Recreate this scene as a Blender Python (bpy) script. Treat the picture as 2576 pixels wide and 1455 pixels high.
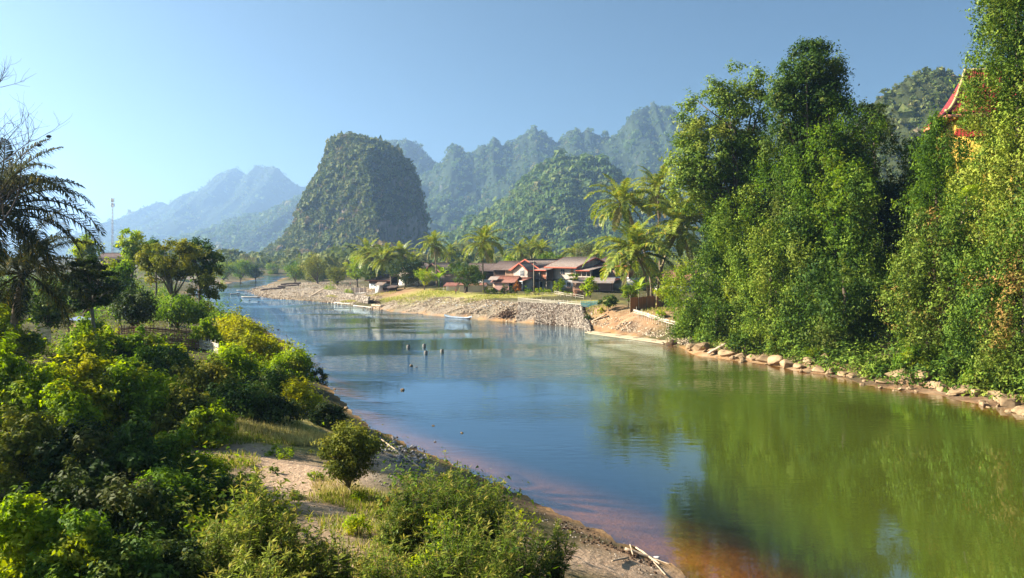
import bpy, math, random
import numpy as np

# ------------------------------------------------------------------ scene
for _o in list(bpy.data.objects):
    bpy.data.objects.remove(_o)
sc = bpy.context.scene
COL = sc.collection
rng = np.random.default_rng(7)
random.seed(7)

# ------------------------------------------------------------------ camera
F = 2022.0            # focal length in pixels of a 2576 px wide picture
HU, HV = 1288.0, 643.0
CAMZ = 11.0           # eye height above the river, on a bridge
cam_d = bpy.data.cameras.new("camera")
cam = bpy.data.objects.new("camera", cam_d)
COL.objects.link(cam)
cam.location = (0, 0, CAMZ)
cam.rotation_euler = (math.radians(90), 0, 0)
cam_d.sensor_width = 36.0
cam_d.lens = 36.0 * F / 2576.0
cam_d.shift_y = -(727.5 - HV) / 2576.0
cam_d.clip_start = 0.3
cam_d.clip_end = 30000
sc.camera = cam

# ------------------------------------------------------------------ light
SUN_EL = math.radians(31)
SUN_AZ = math.radians(83)      # to the left of the viewing direction
sun_dir = np.array([-math.sin(SUN_AZ) * math.cos(SUN_EL), math.cos(SUN_AZ) * math.cos(SUN_EL), math.sin(SUN_EL)])
world = bpy.data.worlds.new("World")
sc.world = world
world.use_nodes = True
wn = world.node_tree.nodes
wl = world.node_tree.links
wn.clear()
w_out = wn.new("ShaderNodeOutputWorld")
w_bg = wn.new("ShaderNodeBackground")
w_sky = wn.new("ShaderNodeTexSky")
w_sky.sky_type = 'NISHITA'
w_sky.sun_disc = False
w_sky.sun_elevation = SUN_EL
w_sky.sun_rotation = -SUN_AZ
w_sky.altitude = 250
w_sky.air_density = 0.55
w_sky.dust_density = 1.7
w_sky.ozone_density = 0.5
w_bg.inputs["Strength"].default_value = 0.05
w_tint = wn.new("ShaderNodeMix"); w_tint.data_type = 'RGBA'; w_tint.blend_type = 'MULTIPLY'
w_tint.inputs["Factor"].default_value = 1.0
w_tint.inputs["B"].default_value = (.67, .92, .91, 1)          # clear dry-season air, a little more cyan
wl.new(w_sky.outputs[0], w_tint.inputs["A"]); wl.new(w_tint.outputs["Result"], w_bg.inputs["Color"])
wl.new(w_bg.outputs[0], w_out.inputs["Surface"])

sun_l = bpy.data.lights.new("sun", 'SUN')
sun_l.energy = 5.0
sun_l.angle = math.radians(0.53)
sun_l.color = (1.0, 0.92, 0.78)
sun = bpy.data.objects.new("sun", sun_l)
COL.objects.link(sun)
sun.location = (-60, 40, 80)
from mathutils import Vector, Matrix, Euler
sun.rotation_euler = Vector(sun_dir.tolist()).to_track_quat('Z', 'Y').to_euler()

sc.view_settings.view_transform = 'Standard'
sc.view_settings.look = 'None'
sc.view_settings.exposure = 1.72
sc.view_settings.gamma = 1.0
sc.view_settings.use_curve_mapping = False
sc.render.engine = 'CYCLES'
cy = sc.cycles
cy.max_bounces = 6
cy.diffuse_bounces = 1
cy.glossy_bounces = 3
cy.transmission_bounces = 4
cy.transparent_max_bounces = 6
cy.volume_bounces = 1
cy.use_denoising = True
cy.caustics_reflective = False
cy.caustics_refractive = False

# ------------------------------------------------------------------ pixel <-> place
def W(u, v, d):
    return np.array([(u - HU) / F * d, d, CAMZ - (v - HV) / F * d])

# river outline on the water plane (x, y), going up the left shore and down the right
def S(u, v):
    d = CAMZ * F / (v - HV)
    return ((u - HU) / F * d, d)
RIVER = [(11.5, -60), (11.0, 0), (9.0, 16), S(1690, 1440), S(1480, 1330), S(1280, 1240), S(1110, 1160), S(1020, 1120), S(930, 1080),
         S(880, 1040), S(830, 985), S(790, 950), S(745, 900), S(690, 850), S(620, 800), (-60, 160), (-72, 190), (-96, 240),
         S(540, 717), S(600, 711), S(640, 704), S(668, 698), (-150, 432), (-150, 450), (-112, 446), S(712, 699), S(696, 706), S(664, 718), S(622, 733),
         S(655, 746), S(692, 752), S(774, 757), S(850, 764), S(910, 772), S(1000, 785), S(1130, 797), S(1240, 806), S(1300, 810),
         S(1440, 820), S(1560, 843), S(1680, 866), S(1730, 884), S(1760, 893), S(1890, 913), S(2010, 935), S(2130, 955), S(2210, 975),
         S(2390, 1000), S(2540, 1035), S(2700, 1080), S(2900, 1150), (36, 20), (37, -60)]
RV = np.array(RIVER)

def fade(t):
    return t * t * t * (t * (t * 6 - 15) + 10)

def _h(ix, iy, iz):
    n = (ix * 374761393 + iy * 668265263 + iz * 2147483647 * 0 + iz * 1274126177) & 0xffffffff
    n = ((n ^ (n >> 13)) * 1274126177) & 0xffffffff
    n = (n ^ (n >> 16)) & 0xffffff
    return n / float(0xffffff)

def vnoise(x, y, z=None):
    x = np.asarray(x, float); y = np.asarray(y, float)
    z = np.zeros_like(x) if z is None else np.asarray(z, float)
    xi = np.floor(x).astype(np.int64); yi = np.floor(y).astype(np.int64); zi = np.floor(z).astype(np.int64)
    fx, fy, fz = fade(x - xi), fade(y - yi), fade(z - zi)
    r = 0
    for dx in (0, 1):
        for dy in (0, 1):
            for dz in (0, 1):
                w = (fx if dx else 1 - fx) * (fy if dy else 1 - fy) * (fz if dz else 1 - fz)
                r = r + w * _h(xi + dx, yi + dy, zi + dz)
    return r

def fbm(x, y, z=None, o=4):
    a, s, t = 0.5, 0.0, 0.0
    z = np.zeros_like(np.asarray(x, float)) if z is None else np.asarray(z, float)
    k = 1.0
    for i in range(o):
        s = s + a * vnoise(np.asarray(x) * k + 17.3 * i, np.asarray(y) * k + 9.1 * i, z * k + 3.7 * i)
        t += a; a *= 0.5; k *= 2.03
    return s / t

def river_sd(x, y):
    """positive on land, negative in the river"""
    x = np.asarray(x, float).ravel(); y = np.asarray(y, float).ravel()
    dmin = np.full(x.shape, 1e9); inside = np.zeros(x.shape, bool)
    n = len(RV)
    for i in range(n):
        ax, ay = RV[i]; bx, by = RV[(i + 1) % n]
        ex, ey = bx - ax, by - ay
        t = np.clip(((x - ax) * ex + (y - ay) * ey) / (ex * ex + ey * ey), 0, 1)
        dmin = np.minimum(dmin, (x - ax - t * ex) ** 2 + (y - ay - t * ey) ** 2)
        c = (ay > y) != (by > y)
        xi = ax + (y - ay) / (ey if abs(ey) > 1e-9 else 1e-9) * ex
        inside ^= c & (x < xi)
    d = np.sqrt(dmin)
    return np.where(inside, -d, d)

BANK = np.array([  # x, y, height of the bank, length of its slope
    (-8, 30, 3.0, 15), (-30, 45, 5.0, 28), (-60, 70, 5.0, 28), (-22, 15, 4.2, 20), (2, 8, 3.0, 13), (-15, -30, 5, 20),
    (-60, 110, 4.5, 26), (-100, 180, 4, 25), (-150, 320, 3, 20), (-200, 420, 3, 20), (-20, 62, 3.6, 12), (-35, 95, 3.6, 12),
    (-70, 232, 1.0, 25), (-95, 330, 1.2, 25), (-57, 215, 1.1, 25), (-45, 195, 1.0, 20), (-35, 182, 0.9, 14),
    (-36, 240, 2.6, 60), (-20, 200, 3, 30), (-60, 300, 2.6, 60), (-90, 400, 2.6, 40),
    (0, 150, 3, 11), (-15, 165, 3, 14), (5, 138, 3, 7), (12, 128, 3, 5), (22, 112, 3, 8), (0, 200, 3, 9), (30, 160, 3, 9), (26, 125, 3.2, 8), (60, 180, 4, 20),
    (32, 94, 6, 13), (36, 76, 9, 13), (41, 60, 10, 12), (42, 30, 12, 14), (42, -10, 12, 14), (55, 92, 12, 20), (60, 60, 13, 16)], float)

def T(x, y):
    """height of the ground"""
    x = np.asarray(x, float); shp = x.shape
    x = x.ravel(); y = np.asarray(y, float).ravel()
    sd = river_sd(x, y)
    sw = np.zeros_like(x); sh = np.zeros_like(x); sl = np.zeros_like(x)
    for bx, by, bh, bl in BANK:
        w = 1.0 / (((x - bx) ** 2 + (y - by) ** 2) + 4.0) ** 1.8
        sw += w; sh += w * bh; sl += w * bl
    H, L = sh / sw, sl / sw
    sdn = sd + (fbm(x * 0.35, y * 0.35, o=3) - 0.5) * np.clip(0.02 * y, 0.8, 3.0)
    s = np.clip(sdn / L, 0, 1)
    right = np.clip((x - 18) / 8, 0, 1) * np.clip((112 - y) / 16, 0, 1)      # the wooded bank starts gently, then climbs
    z = H * ((1 - (1 - s) ** 1.7) * (1 - right) + np.clip(sdn / 20, 0, 1) ** 1.7 * right)
    z += np.clip(sdn / 6, 0, 1) * (fbm(x * 0.18, y * 0.18, o=4) - 0.5) * 0.7
    z += np.clip(sdn / 2, 0, 1) * (fbm(x * 1.1, y * 1.1, o=3) - 0.5) * 0.16
    near = np.exp(-((x - 2) ** 2 + (y - 25) ** 2) / 900.0)
    bed = -np.minimum(-sdn * (0.20 - 0.10 * near), 2.2)
    z = np.where(sdn > 0, np.maximum(z, 0.02 + 0.05 * np.clip(sdn, 0, 1)), bed)
    return z.reshape(shp)

_dd = np.geomspace(9, 1500, 160)
def hits(U, V):
    """the ground points seen at pixels"""
    U = np.asarray(U, float); V = np.asarray(V, float); n = len(U)
    D = np.repeat(_dd[None], n, 0)
    for step in (0, 1):
        z = CAMZ - (V[:, None] - HV) / F * D
        x = (U[:, None] - HU) / F * D
        t = np.maximum(T(x, D), 0.0)
        ok = z <= t; ok[:, -1] = True
        i = ok.argmax(1); q = np.arange(n)
        if step == 0: D = D[q, np.maximum(i - 1, 0)][:, None] + (D[q, i] - D[q, np.maximum(i - 1, 0)])[:, None] * np.linspace(0, 1, 20)[None]
    return np.stack([x[q, i], D[q, i], t[q, i]], 1)
def hit(u, v):
    return hits([u], [v])[0]

def gz(x, y):
    return float(T(np.array([x]), np.array([y]))[0])

# ------------------------------------------------------------------ mesh helpers
def mesh_np(name, V, Q, mat=None, smooth=False, attr=None):
    """mesh from arrays; Q is (n,3) or (n,4) or a list of such arrays"""
    V = np.asarray(V, np.float32)
    Qs = Q if isinstance(Q, list) else [Q]
    Qs = [np.asarray(q, np.int32) for q in Qs if len(q)]
    me = bpy.data.meshes.new(name)
    me.vertices.add(len(V)); me.vertices.foreach_set("co", V.ravel())
    loops = np.concatenate([q.ravel() for q in Qs])
    cnt = np.concatenate([np.full(len(q), q.shape[1], np.int32) for q in Qs])
    st = np.concatenate([[0], np.cumsum(cnt)[:-1]]).astype(np.int32)
    me.loops.add(len(loops)); me.loops.foreach_set("vertex_index", loops)
    me.polygons.add(len(cnt)); me.polygons.foreach_set("loop_start", st)
    me.update(calc_edges=True)
    if smooth:
        me.polygons.foreach_set("use_smooth", np.ones(len(cnt), bool))
    if attr is not None:
        for an, av in attr.items():
            a = me.attributes.new(an, 'FLOAT_COLOR', 'POINT')
            a.data.foreach_set("color", np.asarray(av, np.float32).ravel())
    if mat is not None:
        me.materials.append(mat)
    return me

def put(name, me, parent=None, loc=None, rot=None, scale=None):
    o = bpy.data.objects.new(name, me)
    COL.objects.link(o)
    if parent is not None: o.parent = parent
    if loc is not None: o.location = [float(c) for c in loc]
    if rot is not None: o.rotation_euler = rot
    if scale is not None: o.scale = scale
    return o

def tag(o, label=None, cat=None, group=None, kind=None):
    if label: o["label"] = label
    if cat: o["category"] = cat
    if group: o["group"] = group
    if kind: o["kind"] = kind
    return o

def thing(name, label, cat, loc, rz=0.0, group=None):
    o = put(name, None, None, loc, (0, 0, rz))
    o.empty_display_size = 0.2
    return tag(o, label, cat, group)

BOXV = np.array([(x, y, z) for z in (-.5, .5) for y in (-.5, .5) for x in (-.5, .5)])
BOXQ = np.array([(0, 2, 3, 1), (4, 5, 7, 6), (0, 1, 5, 4), (2, 6, 7, 3), (0, 4, 6, 2), (1, 3, 7, 5)])
_unit = {}
def box(name, parent, mat, c, s, rot=(0, 0, 0)):
    """a box part sharing one unit mesh per material"""
    k = mat.name
    if k not in _unit:
        _unit[k] = mesh_np("box_" + k, BOXV, BOXQ, mat)
    return put(name, _unit[k], parent, c, rot, s)

_pole = {}
def pole(name, parent, mat, a, b, r, sides=6):
    """a round bar from a to b, sharing one unit mesh per material"""
    k = (mat.name, sides)
    if k not in _pole:
        V, Q = tube([(0, 0, 0), (0, 0, 1)], [1, 1], sides)
        _pole[k] = mesh_np("pole_" + mat.name, V, Q, mat, smooth=False)
    a = Vector([float(c) for c in a]); b = Vector([float(c) for c in b]); d = b - a
    o = put(name, _pole[k], parent, a)
    o.rotation_mode = 'QUATERNION'
    o.rotation_quaternion = d.to_track_quat('Z', 'Y')
    o.scale = (r, r, d.length)
    return o

def tube(P, R, sides=6):
    P = np.asarray(P, float); R = np.asarray(R, float)
    n = len(P)
    D = np.gradient(P, axis=0) if n > 2 else np.repeat((P[1] - P[0])[None], 2, 0)
    D /= np.linalg.norm(D, axis=1)[:, None] + 1e-9
    ref = np.where(np.abs(D[:, 2:3]) > 0.9, np.array([[1., 0, 0]]), np.array([[0, 0, 1.]]))
    A = np.cross(D, ref); A /= np.linalg.norm(A, axis=1)[:, None] + 1e-9
    B = np.cross(D, A)
    th = np.linspace(0, 2 * math.pi, sides, endpoint=False)
    V = (P[:, None] + R[:, None, None] * (np.cos(th)[None, :, None] * A[:, None] + np.sin(th)[None, :, None] * B[:, None])).reshape(-1, 3)
    Q = []
    for i in range(n - 1):
        for j in range(sides):
            k = (j + 1) % sides
            Q.append((i * sides + j, i * sides + k, (i + 1) * sides + k, (i + 1) * sides + j))
    V = np.vstack([V, P[:1], P[-1:]])
    c0, c1 = n * sides, n * sides + 1
    for j in range(sides):
        k = (j + 1) % sides
        Q.append((c0, k, j, c0)[:4]) if False else None
    q = np.array([x for x in Q if x is not None], int)
    tri = np.array([(c0, (j + 1) % sides, j) for j in range(sides)] + [(c1, (n - 1) * sides + j, (n - 1) * sides + (j + 1) % sides) for j in range(sides)], int)
    return V, [q, tri]

class Geo:
    """collects pieces into one mesh"""
    def __init__(s):
        s.V = []; s.Q4 = []; s.Q3 = []; s.n = 0
    def add(s, V, Qs):
        for q in (Qs if isinstance(Qs, list) else [Qs]):
            q = np.asarray(q, int)
            if len(q) == 0: continue
            (s.Q4 if q.shape[1] == 4 else s.Q3).append(q + s.n)
        s.V.append(np.asarray(V, float)); s.n += len(V)
        return s
    def tube(s, P, R, sides=5): return s.add(*tube(P, R, sides))
    def box(s, c, d, rz=0.0):
        V = BOXV * np.asarray(d, float)
        if rz:
            cs, sn = math.cos(rz), math.sin(rz)
            V = np.stack([V[:, 0] * cs - V[:, 1] * sn, V[:, 0] * sn + V[:, 1] * cs, V[:, 2]], 1)
        return s.add(V + np.asarray(c, float), BOXQ)
    def mesh(s, name, mat, smooth=False):
        return mesh_np(name, np.vstack(s.V), ([np.vstack(s.Q4)] if s.Q4 else []) + ([np.vstack(s.Q3)] if s.Q3 else []), mat, smooth)

# ------------------------------------------------------------------ materials
def srgb(r, g, b):
    f = lambda c: (c / 255 / 12.92) if c <= 10 else (((c / 255) + 0.055) / 1.055) ** 2.4
    return (f(r), f(g), f(b), 1)

def new_mat(name):
    m = bpy.data.materials.new(name)
    m.use_nodes = True
    nt = m.node_tree
    nt.nodes.clear()
    return m, nt.nodes, nt.links

def ramp(nodes, stops):
    r = nodes.new("ShaderNodeValToRGB")
    e = r.color_ramp.elements
    while len(e) < len(stops): e.new(0.5)
    for x, (p, c) in zip(e, stops):
        x.position = p; x.color = (c[0], c[1], c[2], 1)
    return r

def plain(name, c1, c2=None, scale=3.0, rough=0.8, bump=0.0, spec=0.25, stretch=(1, 1, 1), coord="Object", rnd=0.0, metal=0.0):
    """noise-mottled surface; rnd adds a brightness that differs from object to object"""
    m, n, l = new_mat(name)
    out = n.new("ShaderNodeOutputMaterial"); b = n.new("ShaderNodeBsdfPrincipled")
    tc = n.new("ShaderNodeTexCoord"); mp = n.new("ShaderNodeMapping"); mp.inputs["Scale"].default_value = stretch
    nz = n.new("ShaderNodeTexNoise"); nz.inputs["Scale"].default_value = scale; nz.inputs["Detail"].default_value = 6; nz.inputs["Roughness"].default_value = 0.65
    l.new(tc.outputs[coord], mp.inputs[0]); l.new(mp.outputs[0], nz.inputs["Vector"])
    c2 = c2 or tuple(0.55 * c for c in c1[:3])
    r = ramp(n, [(0.3, c2), (0.7, c1)])
    l.new(nz.outputs[0], r.inputs[0])
    col = r.outputs[0]
    if rnd:
        oi = n.new("ShaderNodeObjectInfo")
        mr = n.new("ShaderNodeMapRange"); mr.inputs[3].default_value = 1 - rnd; mr.inputs[4].default_value = 1 + rnd
        l.new(oi.outputs["Random"], mr.inputs[0])
        hs = n.new("ShaderNodeHueSaturation"); l.new(mr.outputs[0], hs.inputs["Value"]); l.new(col, hs.inputs["Color"])
        col = hs.outputs[0]
    l.new(col, b.inputs["Base Color"])
    b.inputs["Roughness"].default_value = rough
    b.inputs["Specular IOR Level"].default_value = spec
    b.inputs["Metallic"].default_value = metal
    if bump:
        bp = n.new("ShaderNodeBump"); bp.inputs["Strength"].default_value = bump; bp.inputs["Distance"].default_value = 0.05
        l.new(nz.outputs[0], bp.inputs["Height"]); l.new(bp.outputs[0], b.inputs["Normal"])
    l.new(b.outputs[0], out.inputs["Surface"])
    return m

def leaf_mat(name, c1, c2, c3, accent=None, trans=0.4, rough=0.6, spec=0.1):
    """foliage: c1..c3 over the leaves at random, accent where a clump is dry or flowering"""
    m, n, l = new_mat(name)
    out = n.new("ShaderNodeOutputMaterial")
    at = n.new("ShaderNodeAttribute"); at.attribute_name = "leaf"
    sep = n.new("ShaderNodeSeparateColor"); l.new(at.outputs["Color"], sep.inputs[0])
    g = lambda c: (c[0] * 1.14, c[1] * 1.24, c[2] * 1.05)
    r = ramp(n, [(0.0, g(c1)), (0.5, g(c2)), (1.0, g(c3))])
    # growth differs from patch to patch of the place, across neighbouring plants
    ge = n.new("ShaderNodeNewGeometry"); pn = n.new("ShaderNodeTexNoise"); pn.inputs["Scale"].default_value = .45; pn.inputs["Detail"].default_value = 3
    l.new(ge.outputs["Position"], pn.inputs["Vector"])
    ma = n.new("ShaderNodeMath"); ma.operation = 'MULTIPLY_ADD'; ma.inputs[1].default_value = 1.5; ma.inputs[2].default_value = -.75; l.new(pn.outputs[0], ma.inputs[0])
    ad = n.new("ShaderNodeMath"); ad.operation = 'ADD'; ad.use_clamp = True; l.new(ma.outputs[0], ad.inputs[0]); l.new(sep.outputs[0], ad.inputs[1])
    l.new(ad.outputs[0], r.inputs[0])
    col = r.outputs[0]
    if accent:
        mx = n.new("ShaderNodeMix"); mx.data_type = 'RGBA'
        l.new(sep.outputs[1], mx.inputs["Factor"]); l.new(col, mx.inputs["A"]); mx.inputs["B"].default_value = (*accent[:3], 1)
        col = mx.outputs["Result"]
    b = n.new("ShaderNodeBsdfPrincipled"); l.new(col, b.inputs["Base Color"])
    b.inputs["Roughness"].default_value = rough; b.inputs["Specular IOR Level"].default_value = spec
    t = n.new("ShaderNodeBsdfTranslucent")
    hs = n.new("ShaderNodeHueSaturation"); hs.inputs["Value"].default_value = 1.25; hs.inputs["Saturation"].default_value = 1.1; hs.inputs["Hue"].default_value = 0.497
    l.new(col, hs.inputs["Color"]); l.new(hs.outputs[0], t.inputs["Color"])
    ms = n.new("ShaderNodeMixShader"); ms.inputs[0].default_value = trans
    l.new(b.outputs[0], ms.inputs[1]); l.new(t.outputs[0], ms.inputs[2]); l.new(ms.outputs[0], out.inputs["Surface"])
    return m

# ------------------------------------------------------------------ foliage
def norm(a):
    return a / (np.linalg.norm(a, axis=-1, keepdims=True) + 1e-9)

def leaves(name, C, A, N, Ln, Wd, col, mat, tri=False):
    """one diamond-shaped leaf per row, folded along its midrib"""
    A = norm(A); B = norm(np.cross(N, A)); N = np.cross(A, B)
    Ln = np.asarray(Ln)[:, None]; Wd = np.asarray(Wd)[:, None]
    v0 = C - A * Ln * .5
    v1 = C + B * Wd * .5 + N * Wd * .15 - A * Ln * .05
    v2 = C + A * Ln * .5 - N * Ln * .10
    v3 = C - B * Wd * .5 + N * Wd * .15 - A * Ln * .05
    n = len(C)
    if tri:                                       # small or far leaves: one face each
        V = np.stack([v0 + B * Wd * .5, v2, v0 - B * Wd * .5], 1).reshape(-1, 3)
        c4 = np.concatenate([np.asarray(col), np.zeros((n, 1)), np.ones((n, 1))], 1)
        return mesh_np(name, V, np.arange(3 * n).reshape(n, 3), mat, attr={"leaf": np.repeat(c4, 3, 0)})
    V = np.stack([v0, v1, v2, v3], 1).reshape(-1, 3)
    Q = np.arange(4 * n).reshape(n, 4)
    c4 = np.concatenate([np.asarray(col), np.zeros((n, 1)), np.ones((n, 1))], 1)
    return mesh_np(name, V, Q, mat, attr={"leaf": np.repeat(c4, 4, 0)})

def clump_cloud(clumps, n, size, r, asp=0.55, droop=0.5, inner=0.55, jitter=0.42, up=0.45):
    """leaves spread through ellipsoid clumps (cx,cy,cz,rx,ry,rz,tint)"""
    K = np.asarray(clumps, float)
    w = (K[:, 3] * K[:, 4]) ** 0.8; w /= w.sum()
    k = r.choice(len(K), n, p=w)
    d = norm(r.normal(size=(n, 3)))
    rad = r.random(n) ** .42 * r.uniform(.8, 1.18, n)
    ns = 5                                        # shoots that stand out of each clump
    spd = norm(r.normal(size=(len(K), ns, 3)) + np.array([0, 0, .35]))
    on = r.random(n) < .38
    sd_ = norm(spd[k, r.integers(0, ns, n)] + r.normal(size=(n, 3)) * .16)
    d = np.where(on[:, None], sd_, d); rad = np.where(on, r.uniform(.6, 1.75, n), rad)
    C = K[k, :3] + d * rad[:, None] * K[k, 3:6]
    N = norm(d + np.array([0, 0, up]) + r.normal(size=(n, 3)) * jitter)
    A = r.normal(size=(n, 3)) + np.array([0, 0, -droop]); A -= (A * N).sum(1, keepdims=True) * N
    s = size * r.uniform(.5, 1.45, n)
    col = np.stack([np.clip(r.normal(.5, .25, n) + (K[k, 6] - .5) * .5, 0, 1), np.clip((K[k, 6] - .62) * 2.0 + r.normal(0, .12, n), 0, 1)], 1)
    return C, A, N, s, s * asp, col

def ell_clumps(parts, n, cr, r, flat=0.8, fill=0.35):
    """clump centres through a list of ellipsoids (cx,cy,cz,rx,ry,rz)"""
    P = np.asarray(parts, float)
    w = P[:, 3] * P[:, 4] * P[:, 5]; w /= w.sum()
    out = []
    for i in range(n):
        p = P[r.choice(len(P), p=w)]
        d = norm(r.normal(size=3)); d[2] = d[2] * 0.9 + 0.1
        rad = (fill ** 3 + r.random() * (1 - fill ** 3)) ** (1 / 3)
        c = p[:3] + d * rad * np.maximum(p[3:6] - cr * .6, cr * .2)
        s = cr * r.uniform(.65, 1.35)
        out.append((*c, s * r.uniform(.85, 1.25), s * r.uniform(.85, 1.25), s * flat, r.random()))
    return np.array(out)

def limbs(base, fork_z, tips, r0, r, nl=9, sides=5, lean=None):
    """trunk from base to fork_z and limbs on to some of the tips"""
    g = Geo()
    base = np.asarray(base, float)
    tips = np.asarray(tips)
    top = tips[:, :3].mean(0)
    f = np.array([base[0] + (top[0] - base[0]) * .35, base[1] + (top[1] - base[1]) * .35, fork_z])
    mid = (base + f) / 2 + r.normal(size=3) * np.array([r0, r0, 0]) * .8
    g.tube([base - [0, 0, .3], base + (mid - base) * .15, mid, f], [r0 * 1.35, r0 * 1.05, r0 * .9, r0 * .72], 7)
    idx = r.choice(len(tips), min(nl, len(tips)), replace=False)
    for i in idx:
        t = tips[i, :3]
        m1 = f + (t - f) * .45 + r.normal(size=3) * np.linalg.norm(t - f) * .08 + [0, 0, np.linalg.norm(t - f) * .05]
        g.tube([f - (f - mid) * .12, m1, t], [r0 * .5, r0 * .3, r0 * .08], sides)
        if len(tips) > 12:
            j = np.argsort(((tips[:, :3] - m1) ** 2).sum(1))[1:4]
            for q in j[:2]:
                g.tube([m1, (m1 + tips[q, :3]) / 2 + r.normal(size=3) * .1, tips[q, :3]], [r0 * .24, r0 * .15, r0 * .05], 4)
    return g

_seed = [100]
def nrng():
    _seed[0] += 1
    return np.random.default_rng(_seed[0])

def tree(name, label, cat, base, parts, n_clump, cr, n_leaf, size, mat, bark, r0=0.2, fork=None, nl=9, group=None, asp=.55, droop=.5, fill=.35, flat=.8, up=.5):
    """broadleaf tree: trunk with limbs, crown of leaf clumps (parts in world space)"""
    r = nrng()
    root = thing(name, label, cat, base, 0, group)
    P = np.array(parts, float); P[:, :3] -= np.asarray(base)
    cl = ell_clumps(P, n_clump, cr, r, flat, fill)
    fz = fork if fork is not None else max(0.4, (P[:, 2] - P[:, 5]).min() + .2 * P[0, 5])
    put("trunk", limbs((0, 0, 0), fz, cl, r0, r, nl).mesh("trunk", bark, True), root)
    C = clump_cloud(cl, n_leaf, size, r, asp, droop, up=up)
    put("crown", leaves("crown", *C, mat, base[1] > 150), root)
    return root

def px_tree(name, label, cat, u0, u1, vt, vc, ub, vb, mat, bark, d=None, n=2500, size=.3, ncl=26, crf=.28, depth=1.0, r0=None, group=None, extra=(), **kw):
    """tree whose crown spans u0..u1, vt..vc (photo pixels) and stands at ub,vb"""
    if d is None:
        b = hit(ub, vb); d = b[1]
    x, y = (ub - HU) / F * d, d
    b = np.array([x, y, gz(x, y)])
    k = d / F
    c = W((u0 + u1) / 2, (vt + vc) / 2, d)
    rx, rz = (u1 - u0) / 2 * k, (vc - vt) / 2 * k
    parts = [(c[0], c[1], c[2], rx, rx * depth, rz)]
    for (eu0, eu1, evt, evc) in extra:
        e = W((eu0 + eu1) / 2, (evt + evc) / 2, d); ex = (eu1 - eu0) / 2 * k
        parts.append((e[0], e[1], e[2], ex, ex * depth, (evc - evt) / 2 * k))
    cr = crf * min(rx, rz) * 1.25
    return tree(name, label, cat, b, parts, ncl, cr, n, size, mat, bark, r0 or max(.06, rz * .06), group=group, **kw)

def shrub(label, base, w, h, n, size, mat, stem_m, group=None, asp=.5, ncl=None, droop=.3, name="shrub", cat="shrub", depth=.9, up=.5):
    """bush: several stems from the base and a dome of leaf clumps"""
    r = nrng()
    root = thing(name, label, cat, base, 0, group)
    ncl = ncl or int(14 + n / 350)
    cl = []
    for i in range(ncl):
        a = r.random() * 2 * math.pi; q = math.sqrt(r.random()); t = r.random()
        zt = h * (1 - .55 * q * q) * r.uniform(.88, 1.05)
        z = zt * (.18 + .82 * t ** .55)
        s = min(w * .5, h) * r.uniform(.2, .36)
        cl.append((w / 2 * q * math.cos(a) * .85, w / 2 * depth * q * math.sin(a) * .85, max(z - s * .5, s * .4), s, s, s * .85, r.random()))
    cl = np.array(cl)
    g = Geo()
    for i in r.choice(ncl, min(9, ncl), replace=False):
        t = cl[i, :3]; b0 = r.normal(size=3) * np.array([w * .06, w * .06, 0])
        g.tube([b0 - [0, 0, .15], b0 * .4 + t * np.array([.4, .4, .55]), t], [.012 * h + .01, .008 * h + .006, .004], 4)
    put("stem", g.mesh("stem", stem_m, True), root)
    put("foliage", leaves("foliage", *clump_cloud(cl, n, size, r, asp, droop, up=up), mat), root)
    return root

def px_shrub(label, u, vt, vb, wpx, n, size, mat, stem_m, d=None, **kw):
    if d is None:
        b = hit(u, vb)
    else:
        x, y = (u - HU) / F * d, d
        b = np.array([x, y, max(gz(x, y), 0)])
    k = b[1] / F
    h = CAMZ - (vt - HV) * k - b[2]
    return shrub(label, b, wpx * k, max(h, .3), n, size, mat, stem_m, **kw)

def wand_shrub(label, base, w, h, stems, per, ll, mat, stem_m, lw=.21, group=None, name="willow_shrub", cat="shrub"):
    """many arching stems, each set with long narrow leaves that crowd at the tip"""
    r = nrng()
    root = thing(name, label, cat, base, 0, group)
    g = Geo(); Cs, As, Ns, Ss, cols = [], [], [], [], []
    for i in range(stems):
        a = r.random() * 2 * math.pi; q = math.sqrt(r.random())
        b0 = np.array([math.cos(a), math.sin(a), 0]) * q * w * .16
        hh = h * (1 - .5 * q * q) * r.uniform(.45, 1.06)
        tip = np.array([math.cos(a) * q * w * .5, math.sin(a) * q * w * .46, hh])
        m = b0 * .5 + tip * np.array([.35, .35, .55]) + r.normal(size=3) * .05 * w
        P = np.array([b0 - [0, 0, .1], m, tip])
        g.tube(P, [.012, .008, .003], 3)
        t = 1 - r.random(per) ** 1.35 * .9
        p = ((1 - t) ** 2)[:, None] * P[0] + (2 * t * (1 - t))[:, None] * (2 * m - (P[0] + tip) / 2) + (t ** 2)[:, None] * tip
        ax = norm(tip - m)
        out = norm(r.normal(size=(per, 3)) * np.array([1, 1, .45]) + ax * .55 * (t[:, None] > .93) + ax * .25)
        l_ = ll * r.uniform(.6, 1.2, per)
        Cs.append(p + out * l_[:, None] * .55); As.append(out)
        Ns.append(norm(np.cross(out, np.cross(np.array([0, 0, 1.]), out)) + r.normal(size=(per, 3)) * .3)); Ss.append(l_)
        cols.append(np.stack([np.clip(r.normal(.45, .22, per) + .25 * (t > .9), 0, 1), np.clip((t > .96) * r.random(per) * .6, 0, 1)], 1))
    C = np.vstack(Cs); S_ = np.concatenate(Ss)
    put("stem", g.mesh("stem", stem_m), root)
    put("foliage", leaves("foliage", C, np.vstack(As), np.vstack(Ns), S_, S_ * lw, np.vstack(cols), mat), root)
    return root

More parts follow.
